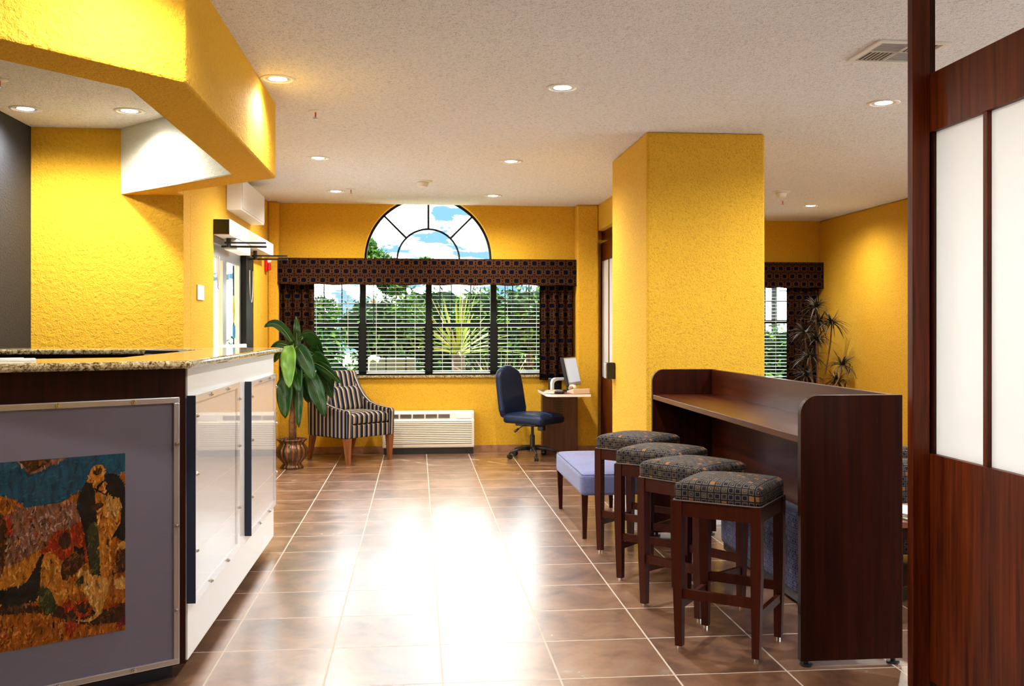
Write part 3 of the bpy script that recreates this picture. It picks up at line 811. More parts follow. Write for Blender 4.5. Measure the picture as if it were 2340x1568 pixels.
# seated figures
shape(6, [(280, 770), (360, 640), (440, 600), (490, 640), (495, 760), (440, 830), (350, 800)])
shape(7, [(395, 690), (430, 625), (480, 640), (478, 720), (430, 750)])
shape(4, [(290, 800), (350, 770), (420, 860), (430, 960), (520, 980), (500, 1080), (380, 1130), (280, 1110), (270, 930)])
shape(6, [(480, 590), (560, 550), (590, 680), (605, 820), (560, 790), (500, 690)])
shape(7, [(420, 860), (480, 790), (560, 760), (590, 840), (530, 900), (470, 960), (420, 960)])
shape(3, [(505, 720), (540, 735), (575, 730), (580, 780), (520, 770)])
shape(5, [(530, 910), (610, 900), (640, 935), (720, 935), (770, 980), (740, 1090), (690, 1200), (630, 1150), (560, 1010)])
shape(8, [(520, 990), (570, 930), (575, 990)])
shape(8, [(260, 1040), (330, 1040), (380, 1150), (360, 1230), (270, 1190)])
shape(5, [(800, 960), (890, 930), (890, 1010), (810, 1010)])
shape(7, [(820, 760), (870, 725), (890, 740), (890, 880), (850, 900), (815, 850)])
shape(5, [(815, 740), (850, 685), (890, 678), (890, 730), (850, 722)])
shape(6, [(430, 1140), (470, 1110), (500, 1150), (490, 1190), (440, 1190)])
shape(6, [(500, 1170), (530, 1120), (600, 1100), (632, 1160), (600, 1225), (530, 1230)])
shape(7, [(520, 1170), (560, 1125), (610, 1125), (620, 1175), (570, 1215)])
shape(5, [(520, 1255), (620, 1240), (690, 1180), (700, 1200), (640, 1255), (560, 1268)])
shape(6, [(440, 1290), (490, 1260), (520, 1300), (500, 1370), (450, 1370)])
shape(9, [(820, 1270), (890, 1200), (890, 1268)])
shape(6, [(760, 1130), (820, 1105), (830, 1130), (780, 1150)])
shape(8, [(-200, 560), (0, 520), (15, 700), (0, 960), (-200, 1000)])
shape(6, [(20, 520), (60, 540), (80, 620), (45, 670), (15, 600)])
shape(7, [(0, 500), (30, 560), (40, 720), (10, 940), (-60, 900), (-60, 560)])
# small brush dabs laid over the flat areas, each in the colour of the area it sits on
regions = []
for f_, m_ in zip(pb.f, pb.m):
    if len(f_) > 4: regions.append(([(pb.v[i][0], pb.v[i][2]) for i in f_], m_))
def top_region(x, z):
    r_ = 0
    for poly_, m_ in regions:
        c = False; n = len(poly_); j = n - 1
        for i in range(n):
            xi, zi = poly_[i]; xj, zj = poly_[j]
            if (zi > z) != (zj > z) and x < (xj - xi) * (z - zi) / (zj - zi) + xi: c = not c
            j = i
        if c: r_ = m_
    return r_
nb = len(pal)
for nm, c in (('sky_light', (.012, .14, .22)), ('sand_light', (.75, .26, .04)), ('rock_light', (.55, .34, .26)), ('black_blue', (.008, .016, .03)), ('cloth_light', (.90, .42, .08)),
              ('pale_light', (.95, .60, .20)), ('red_light', (.70, .09, .01)), ('brown_light', (.20, .06, .015)), ('green_light', (.14, .13, .03)), ('plum_light', (.35, .02, .03))):
    pal.append(art('paint_' + nm, c))
rq = random.Random(21)
for k in range(3600):
    x = rq.uniform(-.66, -.232) if k % 5 else rq.uniform(-1.03, -.232); z = rq.uniform(.255, .895)
    m_ = top_region(x, z)
    if m_ == 0 and rq.random() < .75: continue
    mi = m_ + (nb if rq.random() < .38 else 0)
    if m_ in (1, 2, 4) and rq.random() < .16: mi = rq.choice((7, 1, 6, 4, 2))
    L_ = rq.uniform(.004, .013); w_ = L_ * rq.uniform(.18, .4); an = rq.gauss(1.35, .5) if m_ != 0 else rq.gauss(.3, .3)
    dx, dz = cos(an), sin(an); y = -.0172 - k * 1.2e-7
    L_ *= .8; w_ *= .8; q = [(x - dx * L_ + dz * w_, z - dz * L_ - dx * w_), (x + dx * L_ + dz * w_ * .8, z + dz * L_ - dx * w_ * .8), (x + dx * L_ - dz * w_ * .8, z + dz * L_ + dx * w_ * .8), (x - dx * L_ - dz * w_, z - dz * L_ + dx * w_)]
    q = [(min(-.228, max(-1.035, a_)), min(.90, max(.25, b_))) for a_, b_ in q]
    o_ = len(pb.v); pb.v += [(a_, y, b_) for a_, b_ in q]; pb.f.append((o_, o_ + 1, o_ + 2, o_ + 3)); pb.m.append(mi)
pb.build('print', pal, t)
# side display panels (clear acrylic boxes over white board)
for (ya, yb, z0, z1, lab) in ((3.845, 4.78, .30, 1.10, 'clear acrylic panel on the white desk side nearest the cherry front'), (5.11, 6.005, .29, 1.085, 'clear acrylic panel at the far end of the white desk side')):
    t = thing('display_panel', lab, 'display panel', (-.885, (ya + yb) / 2, z0), 0, 'acrylic panels on the desk side')
    MB().box(-.884, -.866, ya + .004, yb - .004, z0 + .004, z1 - .004).build('backing_board', M['white'], t, world=True)
    e = .028
    MB().box(-.865, -.855, ya, yb, z1 - e, z1).box(-.865, -.855, ya, yb, z0, z0 + e).box(-.865, -.855, ya, ya + e, z0 + e, z1 - e).box(-.865, -.855, yb - e, yb, z0 + e, z1 - e).build('frame', M['white'], t, world=True, bevel=.001)
    MB().box(-.884, -.850, ya - .004, ya - .0005, z0, z1).build('edge_strip', M['grout'], t, world=True)
    MB().box(-.8545, -.850, ya, yb, z0, z1).build('acrylic_cover', M['acrylic'], t, world=True)
    R = Vector(t.location)
    for yy in (.3, .68):
        for zz in (z1 - .014, z0 + .014):
            p = Vector((-.8495, ya + (yb - ya) * yy, zz)) - R; bolt(p.x, p.y, p.z, (1, 0, 0), t)
    for zz in (.25, .62, .9):
        for y_ in (ya + .014, yb - .014):
            p = Vector((-.8495, y_, z0 + (z1 - z0) * zz)) - R; bolt(p.x, p.y, p.z, (1, 0, 0), t)

# ------------------------------------------------------------------ bar counter
t = thing('bar_counter', 'long dark cherry bar counter with raised back and rounded end panels', 'bar counter', (1.74, 5.0, 0))
def endpoly(r=.075, z0=.022, z1=1.09, x0=1.53, x1=1.957):
    return [(x0, z0)] + [(x0 + r - r * cos(a), z1 - r + r * sin(a)) for a in [pi / 2 * i / 8 for i in range(9)]] + [(x1, z1), (x1, z0)]
MB().prism(endpoly(), 3.767, 3.800, 'y').build('end_panel', M['cherry'], t, world=True, bevel=.002)
MB().prism(endpoly(), 6.235, 6.268, 'y').build('end_panel', M['cherry'], t, world=True, bevel=.002)
MB().box(1.928, 1.955, 3.801, 6.234, .455, 1.088).build('back_panel', M['cherryY'], t, world=True, bevel=.001)
MB().box(1.532, 1.927, 3.801, 6.234, .895, .925).build('shelf', M['cherryY'], t, world=True, bevel=.002)
for x, y in ((1.56, 3.785), (1.925, 3.785), (1.56, 6.25), (1.925, 6.25)):
    MB().cyl((x, y, 0), (x, y, .008), .026, n=16).cyl((x, y, .008), (x, y, .0215), .010, n=10).build('levelling_foot', M['black'], t, world=True)

# ------------------------------------------------------------------ stools
def make_stool(label):
    t = thing('bar_stool', label, 'stool', (0, 0, 0), 0, 'backless bar stools along the counter')
    s = .172
    MB().soft((0, 0, .665), (.188, .188, .040), .020, .022, 12).build('seat_cushion', M['stool_fab'], t, smooth=True)
    # piping
    for z in (.632, .694):
        w = .1885 if z < .65 else .181
        pts = []
        for cx, cy, a0 in ((1, 1, 0), (-1, 1, 90), (-1, -1, 180), (1, -1, 270)):
            for k in range(5):
                a = radians(a0 + 22.5 * k); pts.append((cx * (w - .018) + .018 * cos(a), cy * (w - .018) + .018 * sin(a), z))
        pts.append(pts[0])
        MB().tube(pts, .0032, 6).build('piping', M['benchgrey'], t, smooth=True)
    for sx in (-1, 1):
        for sy in (-1, 1):
            lg = MB().taper(sx * .165, sy * .165, .012, .0155, sx * s - sx * .0035, sy * s - sy * .0035, .35, .0215).taper(sx * (s - .0035), sy * (s - .0035), .35, .0215, sx * (s - .0035), sy * (s - .0035), .628, .0215)
            l = lg.build('leg', M['stoolwood'], t)
            MB().cyl((sx * .165, sy * .165, 0), (sx * .165, sy * .165, .012), .010, n=12).build('glide', M['chrome'], l)
    q = .147
    MB().box(-q, q, -.185, -.163, .565, .627).build('apron', M['stoolwood'], t)
    MB().box(-q, q, .163, .185, .565, .627).build('apron', M['stoolwood'], t)
    MB().box(-.185, -.163, -q, q, .565, .627).build('apron', M['stoolwood'], t)
    MB().box(.163, .185, -q, q, .565, .627).build('apron', M['stoolwood'], t)
    MB().box(-q - .002, q + .002, -.178, -.158, .215, .255).build('stretcher', M['stoolwood'], t)
    MB().box(-q - .002, q + .002, .158, .178, .215, .255).build('stretcher', M['stoolwood'], t)
    MB().box(-.178, -.158, -q - .002, q + .002, .165, .200).build('stretcher', M['stoolwood'], t)
    MB().box(.158, .178, -q - .002, q + .002, .165, .200).build('stretcher', M['stoolwood'], t)
    return t
st = make_stool('square patterned bar stool nearest the camera, beside the near end panel')
def place_stool(flx, fly, deg, label, o=None):
    a = radians(deg); o = o or copytree(st); o['label'] = label
    # front-left leg position -> centre
    ux, uy = cos(a), sin(a)
    o.location = (flx + .165 * ux - .165 * uy, fly + .165 * uy + .165 * ux, 0); o.rotation_euler.z = a
    return o
place_stool(1.11, 4.045, -36, 'square patterned bar stool nearest the camera, in front of all the others', st)
place_stool(1.108, 4.679, -54, 'second bar stool from the camera, turned most sharply away from the counter')
place_stool(1.092, 5.172, -42, 'third bar stool from the camera, between two others')
place_stool(1.107, 5.83, -46, 'farthest bar stool, standing just in front of the blue bench')

# ------------------------------------------------------------------ blue bench
t = thing('upholstered_bench', 'lilac blue upholstered bench with dark wooden legs behind the bar stools', 'bench', (1.265, 6.73, 0))
def bfn(p):
    e = abs(p.x) / .21; f_ = abs(p.y) / .56
    if p.z > .40: p.z += .004 * sin(p.y * 34) * (1 - min(1, e)) * (1 - min(1, f_))
    return p
MB().soft((0, 0, .352), (.222, .585, .072), .026, .022, 16, bfn).build('seat_cushion', M['bench'], t, smooth=True)
pts = []
for cx, cy, a0 in ((1, 1, 0), (-1, 1, 90), (-1, -1, 180), (1, -1, 270)):
    for k in range(5):
        a = radians(a0 + 22.5 * k); pts.append((cx * (.213 - .02) + .02 * cos(a), cy * (.576 - .02) + .02 * sin(a), .417))
pts.append(pts[0]); MB().tube(pts, .003, 6).build('piping', M['black'], t, smooth=True)
for sx in (-1, 1):
    for sy in (-1, 1):
        MB().taper(sx * .192, sy * .525, 0, .013, sx * .195, sy * .545, .30, .021).build('leg', M['stoolwood'], t)

# ------------------------------------------------------------------ ottoman under the bar, table, armchair behind
t = thing('patterned_ottoman', 'long blue patterned upholstered ottoman under the bar counter', 'ottoman', (2.03, 5.15, 0))
MB().soft((0, 0, .25), (.20, .62, .195), .03, 0, 10).build('body', M['sofa_fab'], t, smooth=True)
MB().box(-.18, .18, -.60, .60, .02, .07).build('plinth', M['black'], t)
for x in (-.15, .15):
    for y in (-.56, .56): MB().cyl((x, y, 0), (x, y, .021), .02, n=12).build('foot', M['black'], t)
t = thing('coffee_table', 'dark wooden table edge showing between the bar end and the partition post', 'table', (2.62, 4.72, 0))
MB().box(-.33, .33, -.24, .24, .395, .425).build('table_top', M['legwood'], t, bevel=.003)
for y in (-.205, .205): MB().box(-.28, .28, y - .01, y + .01, .33, .394).build('apron', M['cherry'], t)
for x in (-.30, .30):
    for y in (-.205, .205): MB().taper(x, y, 0, .016, x, y, .394, .02).build('leg', M['cherry'], t)
MB().box(-.29, .29, -.19, .19, .10, .12).build('lower_shelf', M['cherry'], t)
for k, (x, y, a, c, lab) in enumerate(((2.44, 4.64, 10, 'white', 'bottom magazine of the small pile on the wooden table'), (2.45, 4.66, -12, 'beige', 'middle magazine of the small pile on the wooden table'), (2.44, 4.65, 24, 'paper', 'top magazine of the small pile on the wooden table'))):
    m_ = MB().box(-.10, .10, -.13, .13, 0, .008).build('magazine', M[c], None, origin=(0, 0, 0))
    m_.location = (x, y, .426 + k * .0085); m_.rotation_euler.z = radians(a); tag(m_, lab, 'magazine', 'magazines on the wooden table')
t = thing('lounge_chair', 'patterned upholstered chair glimpsed between the bar end and the partition post', 'chair', (2.85, 5.55, 0))
MB().soft((0, 0, .24), (.36, .36, .16), .04, 0, 8).build('seat', M['stool_fab'], t, smooth=True)
MB().soft((0, -.29, .38), (.37, .09, .24), .08, 0, 8).build('armrest', M['stool_fab'], t, smooth=True)
MB().soft((0, .29, .38), (.37, .09, .24), .08, 0, 8).build('armrest', M['stool_fab'], t, smooth=True)
MB().soft((.30, 0, .42), (.09, .21, .26), .06, 0, 8).build('backrest', M['stool_fab'], t, smooth=True)
for x in (-.28, .28):
    for y in (-.28, .28): MB().taper(x, y, 0, .015, x, y, .09, .02).build('leg', M['cherry'], t)

# ------------------------------------------------------------------ partition screen at right
t = thing('partition_screen', 'tall cherry wood partition with frosted white panes at the right edge', 'partition', (1.94, 2.7, 0))
MB().box(1.858, 1.9255, 3.50, 3.54, 0, H).build('post', M['panel'], t, world=True, bevel=.002)
MB().box(1.926, 1.955, 3.515, 3.54, 0, H).build('post_return', M['cherry'], t, world=True)
MB().box(1.926, 1.962, 1.60, 3.512, 2.10, 2.32).build('top_rail', M['panel'], t, world=True, bevel=.001)
MB().box(1.926, 1.962, 1.60, 3.512, .03, .886).build('lower_panel', M['panel'], t, world=True, bevel=.001)
MB().box(1.934, 1.962, 3.487, 3.512, .887, 2.099).build('end_stile', M['cherry'], t, world=True)
ys = [3.487, 3.145, 2.755, 2.365, 1.975, 1.62]
for y in ys[1:]: MB().box(1.928, 1.962, y - .012, y + .012, .887, 2.099).build('mullion', M['panel'], t, world=True)
for i in range(5): MB().box(1.944, 1.952, ys[i + 1] + (.013), ys[i] - (.013 if i else .001), .887, 2.099).build('frosted_pane', M['frost'], t, world=True)
MB().box(1.858, 1.962, 1.55, 1.599, 0, H).build('post', M['panel'], t, world=True)
MB().box(1.94, 1.95, 1.60, 3.49, 0, .029).build('kick_strip', M['black'], t, world=True)

# ------------------------------------------------------------------ heater / AC unit
t = thing('wall_air_conditioner', 'long cream wall air conditioner under the window between the two chairs', 'air conditioner', (.13, 10.6, 0))
ax0, ax1, ay0 = -.375, .612, 10.50
MB().box(ax0 + .015, ax1 - .01, ay0 + .03, YB - .012, 0, .068).build('base', M['black'], t, world=True)
b = MB().prism([(ay0 + .012, .07), (ay0, .085), (ay0, .36), (ay0 + .02, .375), (ay0 + .03, .445), (ay0 + .05, .462), (YB - .013, .462), (YB - .013, .07)], ax0, ax1, 'x')
b.build('housing', M['ac'], t, world=True, bevel=.010, seg=3)
MB().box(ax0 + .03, ax1 - .03, ay0 - .004, ay0 + .002, .115, .355).build('grille_recess', M['grille'], t, world=True)
b = MB()
for k in range(12):
    z = .125 + k * .0195
    b.hexa([(ax0 + .03, ay0 - .012, z - .004), (ax1 - .03, ay0 - .012, z - .004), (ax1 - .03, ay0 - .003, z + .001), (ax0 + .03, ay0 - .003, z + .001)],
           [(ax0 + .03, ay0 - .012, z + .005), (ax1 - .03, ay0 - .012, z + .005), (ax1 - .03, ay0 - .003, z + .010), (ax0 + .03, ay0 - .003, z + .010)])
b.build('grille_slats', M['ac'], t, world=True)
for k in range(5):
    x = ax0 + .05 + k * .137
    MB().hexa([(x, ay0 + .0195, .388), (x + .125, ay0 + .0195, .388), (x + .125, ay0 + .024, .388), (x, ay0 + .024, .388)], [(x, ay0 + .0245, .435), (x + .125, ay0 + .0245, .435), (x + .125, ay0 + .03, .435), (x, ay0 + .03, .435)]).build('outlet_grille', M['vent'] if k % 2 else M['vent'], t, world=True)
    g = MB()
    for q in range(5): g.box(x + .002, x + .123, ay0 + .014, ay0 + .022, .391 + q * .009, .394 + q * .009)
    g.build('outlet_louvres', M['grille'], t, world=True)
MB().hexa([(ax1 - .20, ay0 + .013, .385), (ax1 - .03, ay0 + .013, .385), (ax1 - .03, ay0 + .024, .385), (ax1 - .20, ay0 + .024, .385)], [(ax1 - .20, ay0 + .020, .44), (ax1 - .03, ay0 + .020, .44), (ax1 - .03, ay0 + .03, .44), (ax1 - .20, ay0 + .03, .44)]).build('control_door', M['white'], t, world=True)

# ------------------------------------------------------------------ striped armchair
a = radians(43)
cx_, cy_ = -.69, 9.79
# front-left foot at local (-.27,-.29)
lx, ly = -.27, -.29
t = thing('striped_armchair', 'armchair upholstered in navy and cream stripes beside the potted tree', 'armchair',
          (cx_ - (lx * cos(a) - ly * sin(a)), cy_ - (lx * sin(a) + ly * cos(a)), 0), a)
side = [(-.325, .255), (-.335, .50), (-.32, .535), (-.24, .54), (-.10, .555), (.02, .585), (.12, .65), (.20, .74), (.265, .84), (.29, .90), (.325, .905), (.342, .86), (.32, .60), (.305, .255)]
for sx in (-1, 1):
    x0, x1 = sorted((sx * .245, sx * .315))
    MB().prism(side, x0, x1, 'x').build('side_panel', M['stripe'], t, bevel=.016, seg=3)
MB().soft((0, -.01, .325), (.2445, .315, .068), .015, 0, 8).build('seat_base', M['stripe'], t, smooth=True)
MB().soft((0, -.06, .445), (.2435, .268, .052), .028, .020, 10).build('seat_cushion', M['stripe'], t, smooth=True)
sh = lambda y0: (lambda p: Vector((p.x, p.y + (p.z - .45) * .26 + y0 - .01, p.z)))
MB().soft((0, .19, .655), (.2445, .045, .255), .03, 0, 10, sh(0)).build('backrest', M['stripe'], t, smooth=True)
MB().soft((0, .085, .625), (.225, .060, .125), .05, 0, 10, sh(0)).build('back_cushion', M['stripe'], t, smooth=True)
for sx in (-1, 1):
    MB().taper(sx * .272, -.298, 0, .017, sx * .278, -.29, .258, .032).build('leg', M['legwood'], t)
    MB().taper(sx * .272, .33, 0, .016, sx * .275, .27, .258, .028).build('leg', M['legwood'], t)

# ------------------------------------------------------------------ potted tree
t = thing('potted_tree', 'leafy potted tree in a ribbed bronze pot beside the reception desk', 'potted plant', (-1.215, 9.62, 0))
MB().lathe([(.10, 0), (.112, .004), (.105, .02), (.085, .045), (.105, .07), (.138, .11), (.150, .15), (.146, .19), (.125, .225), (.112, .24), (.128, .262), (.145, .275), (.145, .284), (.130, .284), (.115, .262), (.10, .25)], 96, rib=.05, nr=18).build('pot', M['pot'], t, smooth=True)
b = MB(); rr = random.Random(3)
b.lathe([(.125, .255), (.11, .268), (.001, .272)], 24)
for i in range(90):
    a_ = rr.uniform(0, 2 * pi); r_ = rr.uniform(.01, .12); p = Vector((r_ * cos(a_), r_ * sin(a_), .268)); q = p + Vector((rr.uniform(-.03, .03), rr.uniform(-.03, .03), rr.uniform(.005, .03)))
    b.cyl(p, q, .003, .002, 5)
o = b.build('moss', M['moss'], t)
MB().tube([(0, 0, .26), (-.005, .0, .45), (.01, .01, .62), (.0, .0, .80), (.03, .0, .98), (.04, 0, 1.16)], [.030, .026, .022, .018, .014, .009], 10).tube([(.02, .02, .26), (.03, .02, .5), (.02, .02, .75)], [.018, .014, .008], 8).build('trunk', M['bark'], t, smooth=True)
def big_leaf(base, tip, w, arch, y0, y1, mi=0, sx=1.0):
    bx, bz = base; tx, tz = tip; k = 14
    pts = []
    for i in range(k + 1):
        u = i / k
        pts.append((bx + (tx - bx) * u, y0 + (y1 - y0) * u - abs(tx - bx) * .1 * sin(pi * u), bz + (tz - bz) * u + arch * sin(pi * u)))
    wf = lambda u: 1.1 * w * (sin(pi * min(1, u * .93 + .07)) ** .55) * (1 - .25 * u) + .001
    d = Vector(pts[-1]) - Vector(pts[0])
    sd = Vector((d.z, .12 * abs(d.z) + .06, -d.x)).normalized()
    m = MB().ribbon(pts, wf, sd, .28, 0, 6)
    for i in range(len(m.v)):                      # gentle wave along the edges
        x, y, z = m.v[i]; m.v[i] = (x, y + .006 * sin(z * 45 + x * 30), z)
    o = m.build('leaf', M['leafy'] if mi else M['leaf'], t, smooth=True, solid=.0012)
    MB().tube([(.02 + (bx - .02) * q, y0 * q, max(.55, bz - .12 * (1 - q)) if bz > .6 else bz) for q in (0, .33, .66, 1)] + [Vector(p) + Vector((0, -.003, 0)) for p in pts[1:]], [.006, .005, .005, .004] + [.0035 * (1 - i / 16) for i in range(k)], 5).build('midrib', M['rib'], o, smooth=True)
for args in (((.013, 1.21), (-.25, 1.37), .045, .10, -.02, -.10), ((.05, 1.12), (.035, 1.47), .040, 0, .02, .03), ((-.017, 1.19), (.0, .79), .080, .03, -.10, -.20, 1),
             ((.064, 1.18), (.235, .86), .085, .03, -.08, -.18), ((.10, 1.27), (.28, 1.08), .075, .07, .06, .12), ((.20, 1.10), (.40, .79), .080, .05, .04, .02),
             ((.17, .93), (.33, .50), .085, .04, -.06, -.12), ((-.06, .88), (-.05, .49), .088, .03, -.04, -.10), ((.07, .90), (.075, .395), .050, .02, -.05, -.08),
             ((-.02, 1.18), (-.22, 1.15), .035, .04, .02, .06), ((.12, 1.02), (.15, .62), .08, .02, .05, .06), ((.22, 1.02), (.48, .82), .045, .03, -.02, -.06),
             ((-.02, 1.17), (-.19, 1.02), .05, .05, .06, .12), ((.06, 1.25), (.20, 1.24), .06, .05, .08, .2), ((.14, 1.14), (.30, .92), .085, .05, .10, .18), ((.10, 1.0), (.22, .64), .085, .03, .08, .14), ((.02, 1.05), (-.10, .72), .075, .04, .06, .12), ((.26, .98), (.38, .66), .07, .04, .05, .10), ((.02, 1.1), (.09, .74), .075, .03, -.07, -.15)):
    big_leaf(*args)

# ------------------------------------------------------------------ office chair
a = radians(50)
t = thing('office_chair', 'navy blue high back office chair on casters facing the computer desk', 'office chair', (1.20, 10.13, 0), a)
MB().soft((0, -.02, .415), (.235, .245, .045), .035, .022, 12, lambda p: Vector((p.x, p.y, p.z - .03 * max(0, (-p.y - .12)) * 4 * .6))).build('seat', M['bluev'], t, smooth=True)
outl = [(-.20, .42), (-.225, .50), (-.215, .75), (-.205, .86), (-.17, .905), (-.10, .945), (-.03, .965), (.03, .965), (.10, .945), (.17, .905), (.205, .86), (.215, .75), (.225, .50), (.20, .42)]
b = MB().prism(outl, .20, .275, 'y')
for i, (x, y, z) in enumerate(b.v): b.v[i] = (x, y + (z - .42) * .16, z)
b.build('backrest', M['bluev'], t, bevel=.028, seg=4)
MB().box(-.03, .03, .16, .29, .372, .40).hexa([(-.03, .277, .37), (.03, .277, .37), (.03, .30, .37), (-.03, .30, .37)], [(-.03, .305, .60), (.03, .305, .60), (.03, .325, .60), (-.03, .325, .60)]).build('back_bracket', M['black'], t)
MB().box(-.09, .09, -.10, .16, .335, .370).box(-.03, .03, -.15, -.08, .29, .345).build('tilt_mechanism', M['black'], t, bevel=.01)
MB().tube([(-.06, .0, .345), (-.14, .03, .342), (-.20, .05, .31)], .005, 6).cyl((-.19, .047, .318), (-.235, .065, .29), .011, .013, 8).build('lever', M['black'], t, smooth=True)
MB().cyl((0, 0, .09), (0, 0, .24), .028, .026, 16).cyl((0, 0, .24), (0, 0, .34), .016, n=12).build('gas_lift', M['black'], t)
MB().cyl((0, 0, .075), (0, 0, .125), .045, .035, 16).build('hub', M['black'], t)
for k in range(5):
    an = radians(72 * k + 20 - 50 + 180); c_, s_ = cos(an), sin(an)
    MB().tube([(c_ * .03, s_ * .03, .105), (c_ * .15, s_ * .15, .10), (c_ * .26, s_ * .26, .068)], [.024, .018, .013], 8).build('base_arm', M['black'], t, smooth=True)
    cs = MB().cyl((c_ * .262 - s_ * .020, s_ * .262 + c_ * .020, .026), (c_ * .262 - s_ * .004, s_ * .262 + c_ * .004, .026), .026, n=18).cyl((c_ * .262 + s_ * .020, s_ * .262 - c_ * .020, .026), (c_ * .262 + s_ * .004, s_ * .262 - c_ * .004, .026), .026, n=18).cyl((c_ * .262, s_ * .262, .03), (c_ * .262, s_ * .262, .066), .008, n=8)
    cs.build('caster', M['black'], t)

# ------------------------------------------------------------------ computer desk and things on it
t = thing('computer_desk', 'small computer desk with rounded pale edged top under the right end of the window', 'desk', (1.52, 10.15, 0))
dp = [(1.30, 10.47), (1.30, 9.82), (1.31, 9.76), (1.34, 9.72), (1.40, 9.70), (1.745, 9.70), (1.745, 10.47)]
MB().prism(dp, .665, .690).build('edge_band', M['white'], t, world=True, bevel=.002)
MB().prism([(1.307, 10.47), (1.307, 9.83), (1.317, 9.765), (1.345, 9.728), (1.405, 9.707), (1.745, 9.707), (1.745, 10.47)], .6903, .692).build('desk_top', M['legwood'], t, world=True)
MB().box(1.335, 1.72, 10.36, 10.48, 0, .664).build('pedestal', M['deskwood'], t, world=True, bevel=.003)
b = MB()
for k in range(6): b.box(1.475, 1.565, 10.356, 10.3595, .43 + k * .027, .443 + k * .027)
b.build('vent_slots', M['black'], t, world=True)
ZD = .6925
t = thing('flat_monitor', 'flat black and silver computer monitor seen almost edge on, on the computer desk', 'monitor', (1.62, 10.18, ZD), radians(62))
b = MB().box(-.20, .20, -.015, .025, .06, .36)
sh_ = lambda b_: [b_.v.__setitem__(i, (x, y + (z - .2) * .22, z)) for i, (x, y, z) in enumerate(b_.v)]
sh_(b); b.build('casing', M['black'], t, bevel=.008)
b = MB().box(-.195, .195, -.020, -.0155, .065, .355); sh_(b); b.build('bezel', M['alu'], t, bevel=.002)
b = MB().box(-.175, .175, -.0225, -.0205, .10, .345); sh_(b); b.build('screen', plain('screen_glow', (.45, .52, .62), .2, emit=.5), t)
MB().lathe([(.001, 0), (.09, 0), (.09, .008), (.03, .014), (.001, .014)], 32, (0, .03, 0)).build('stand_base', M['black'], t, smooth=False)
MB().box(-.03, .03, .02, .045, .014, .16).build('stand_neck', M['black'], t, bevel=.004)
t = thing('desk_speaker', 'white arched speaker with black centre beside the monitor', 'speaker', (1.47, 10.28, ZD), radians(20))
ar = [(-.075, 0), (-.075, .09), (-.06, .125), (-.03, .14), (.03, .14), (.075, .14), (.075, .11), (.0, .11), (-.03, .10), (-.045, .08), (-.045, 0)]
MB().prism(ar, -.05, -.01, 'y').build('arch', M['white'], t, bevel=.004)
MB().box(-.06, .07, -.009, .07, 0, .135).build('body', M['black'], t, bevel=.01)
t = thing('keyboard', 'pale computer keyboard lying in front of the monitor', 'keyboard', (1.40, 9.99, ZD), radians(66))
MB().box(-.17, .17, -.06, .06, 0, .014).build('case', M['white'], t, bevel=.003)
b = MB()
for i in range(14):
    for j in range(5): b.box(-.162 + i * .0232, -.144 + i * .0232, -.052 + j * .021, -.035 + j * .021, .0142, .020)
b.build('keys', M['beige'], t)
o = MB().soft((0, 0, .016), (.028, .05, .0155), .015, 0, 6).build('computer_mouse', M['black'], None, smooth=True, origin=(0, 0, 0))
o.location = (1.44, 9.80, ZD); o.rotation_euler.z = radians(70); tag(o, 'black computer mouse near the rounded desk corner', 'mouse')
t = thing('desk_phone', 'beige desk telephone with handset at the right end of the computer desk', 'telephone', (1.635, 9.82, ZD), radians(8))
MB().prism([(-.11, 0), (.11, 0), (.11, .022), (-.11, .055)][::1], -.09, .09, 'x').build('phone_body', M['beige'], t, bevel=.006)
MB().tube([(-.06, -.09, .05), (-.06, -.075, .075), (-.06, 0, .082), (-.06, .06, .07), (-.06, .09, .045)], [.020, .018, .012, .018, .020], 10).build('handset', M['beige'], t, smooth=True)
b = MB()
for i in range(3):
    for j in range(4): b.box(-.01 + i * .024, .006 + i * .024, -.06 + j * .024, -.046 + j * .024, .036, .052 - j * .004)
b.build('keypad', M['grille'], t)
o = MB().tube([(1.335, 10.12, ZD + .006), (1.36, 10.19, ZD + .006), (1.40, 10.21, ZD + .008)], .006, 6).build('pen', M['white']); tag(o, 'white pen lying near the left edge of the desk', 'pen')

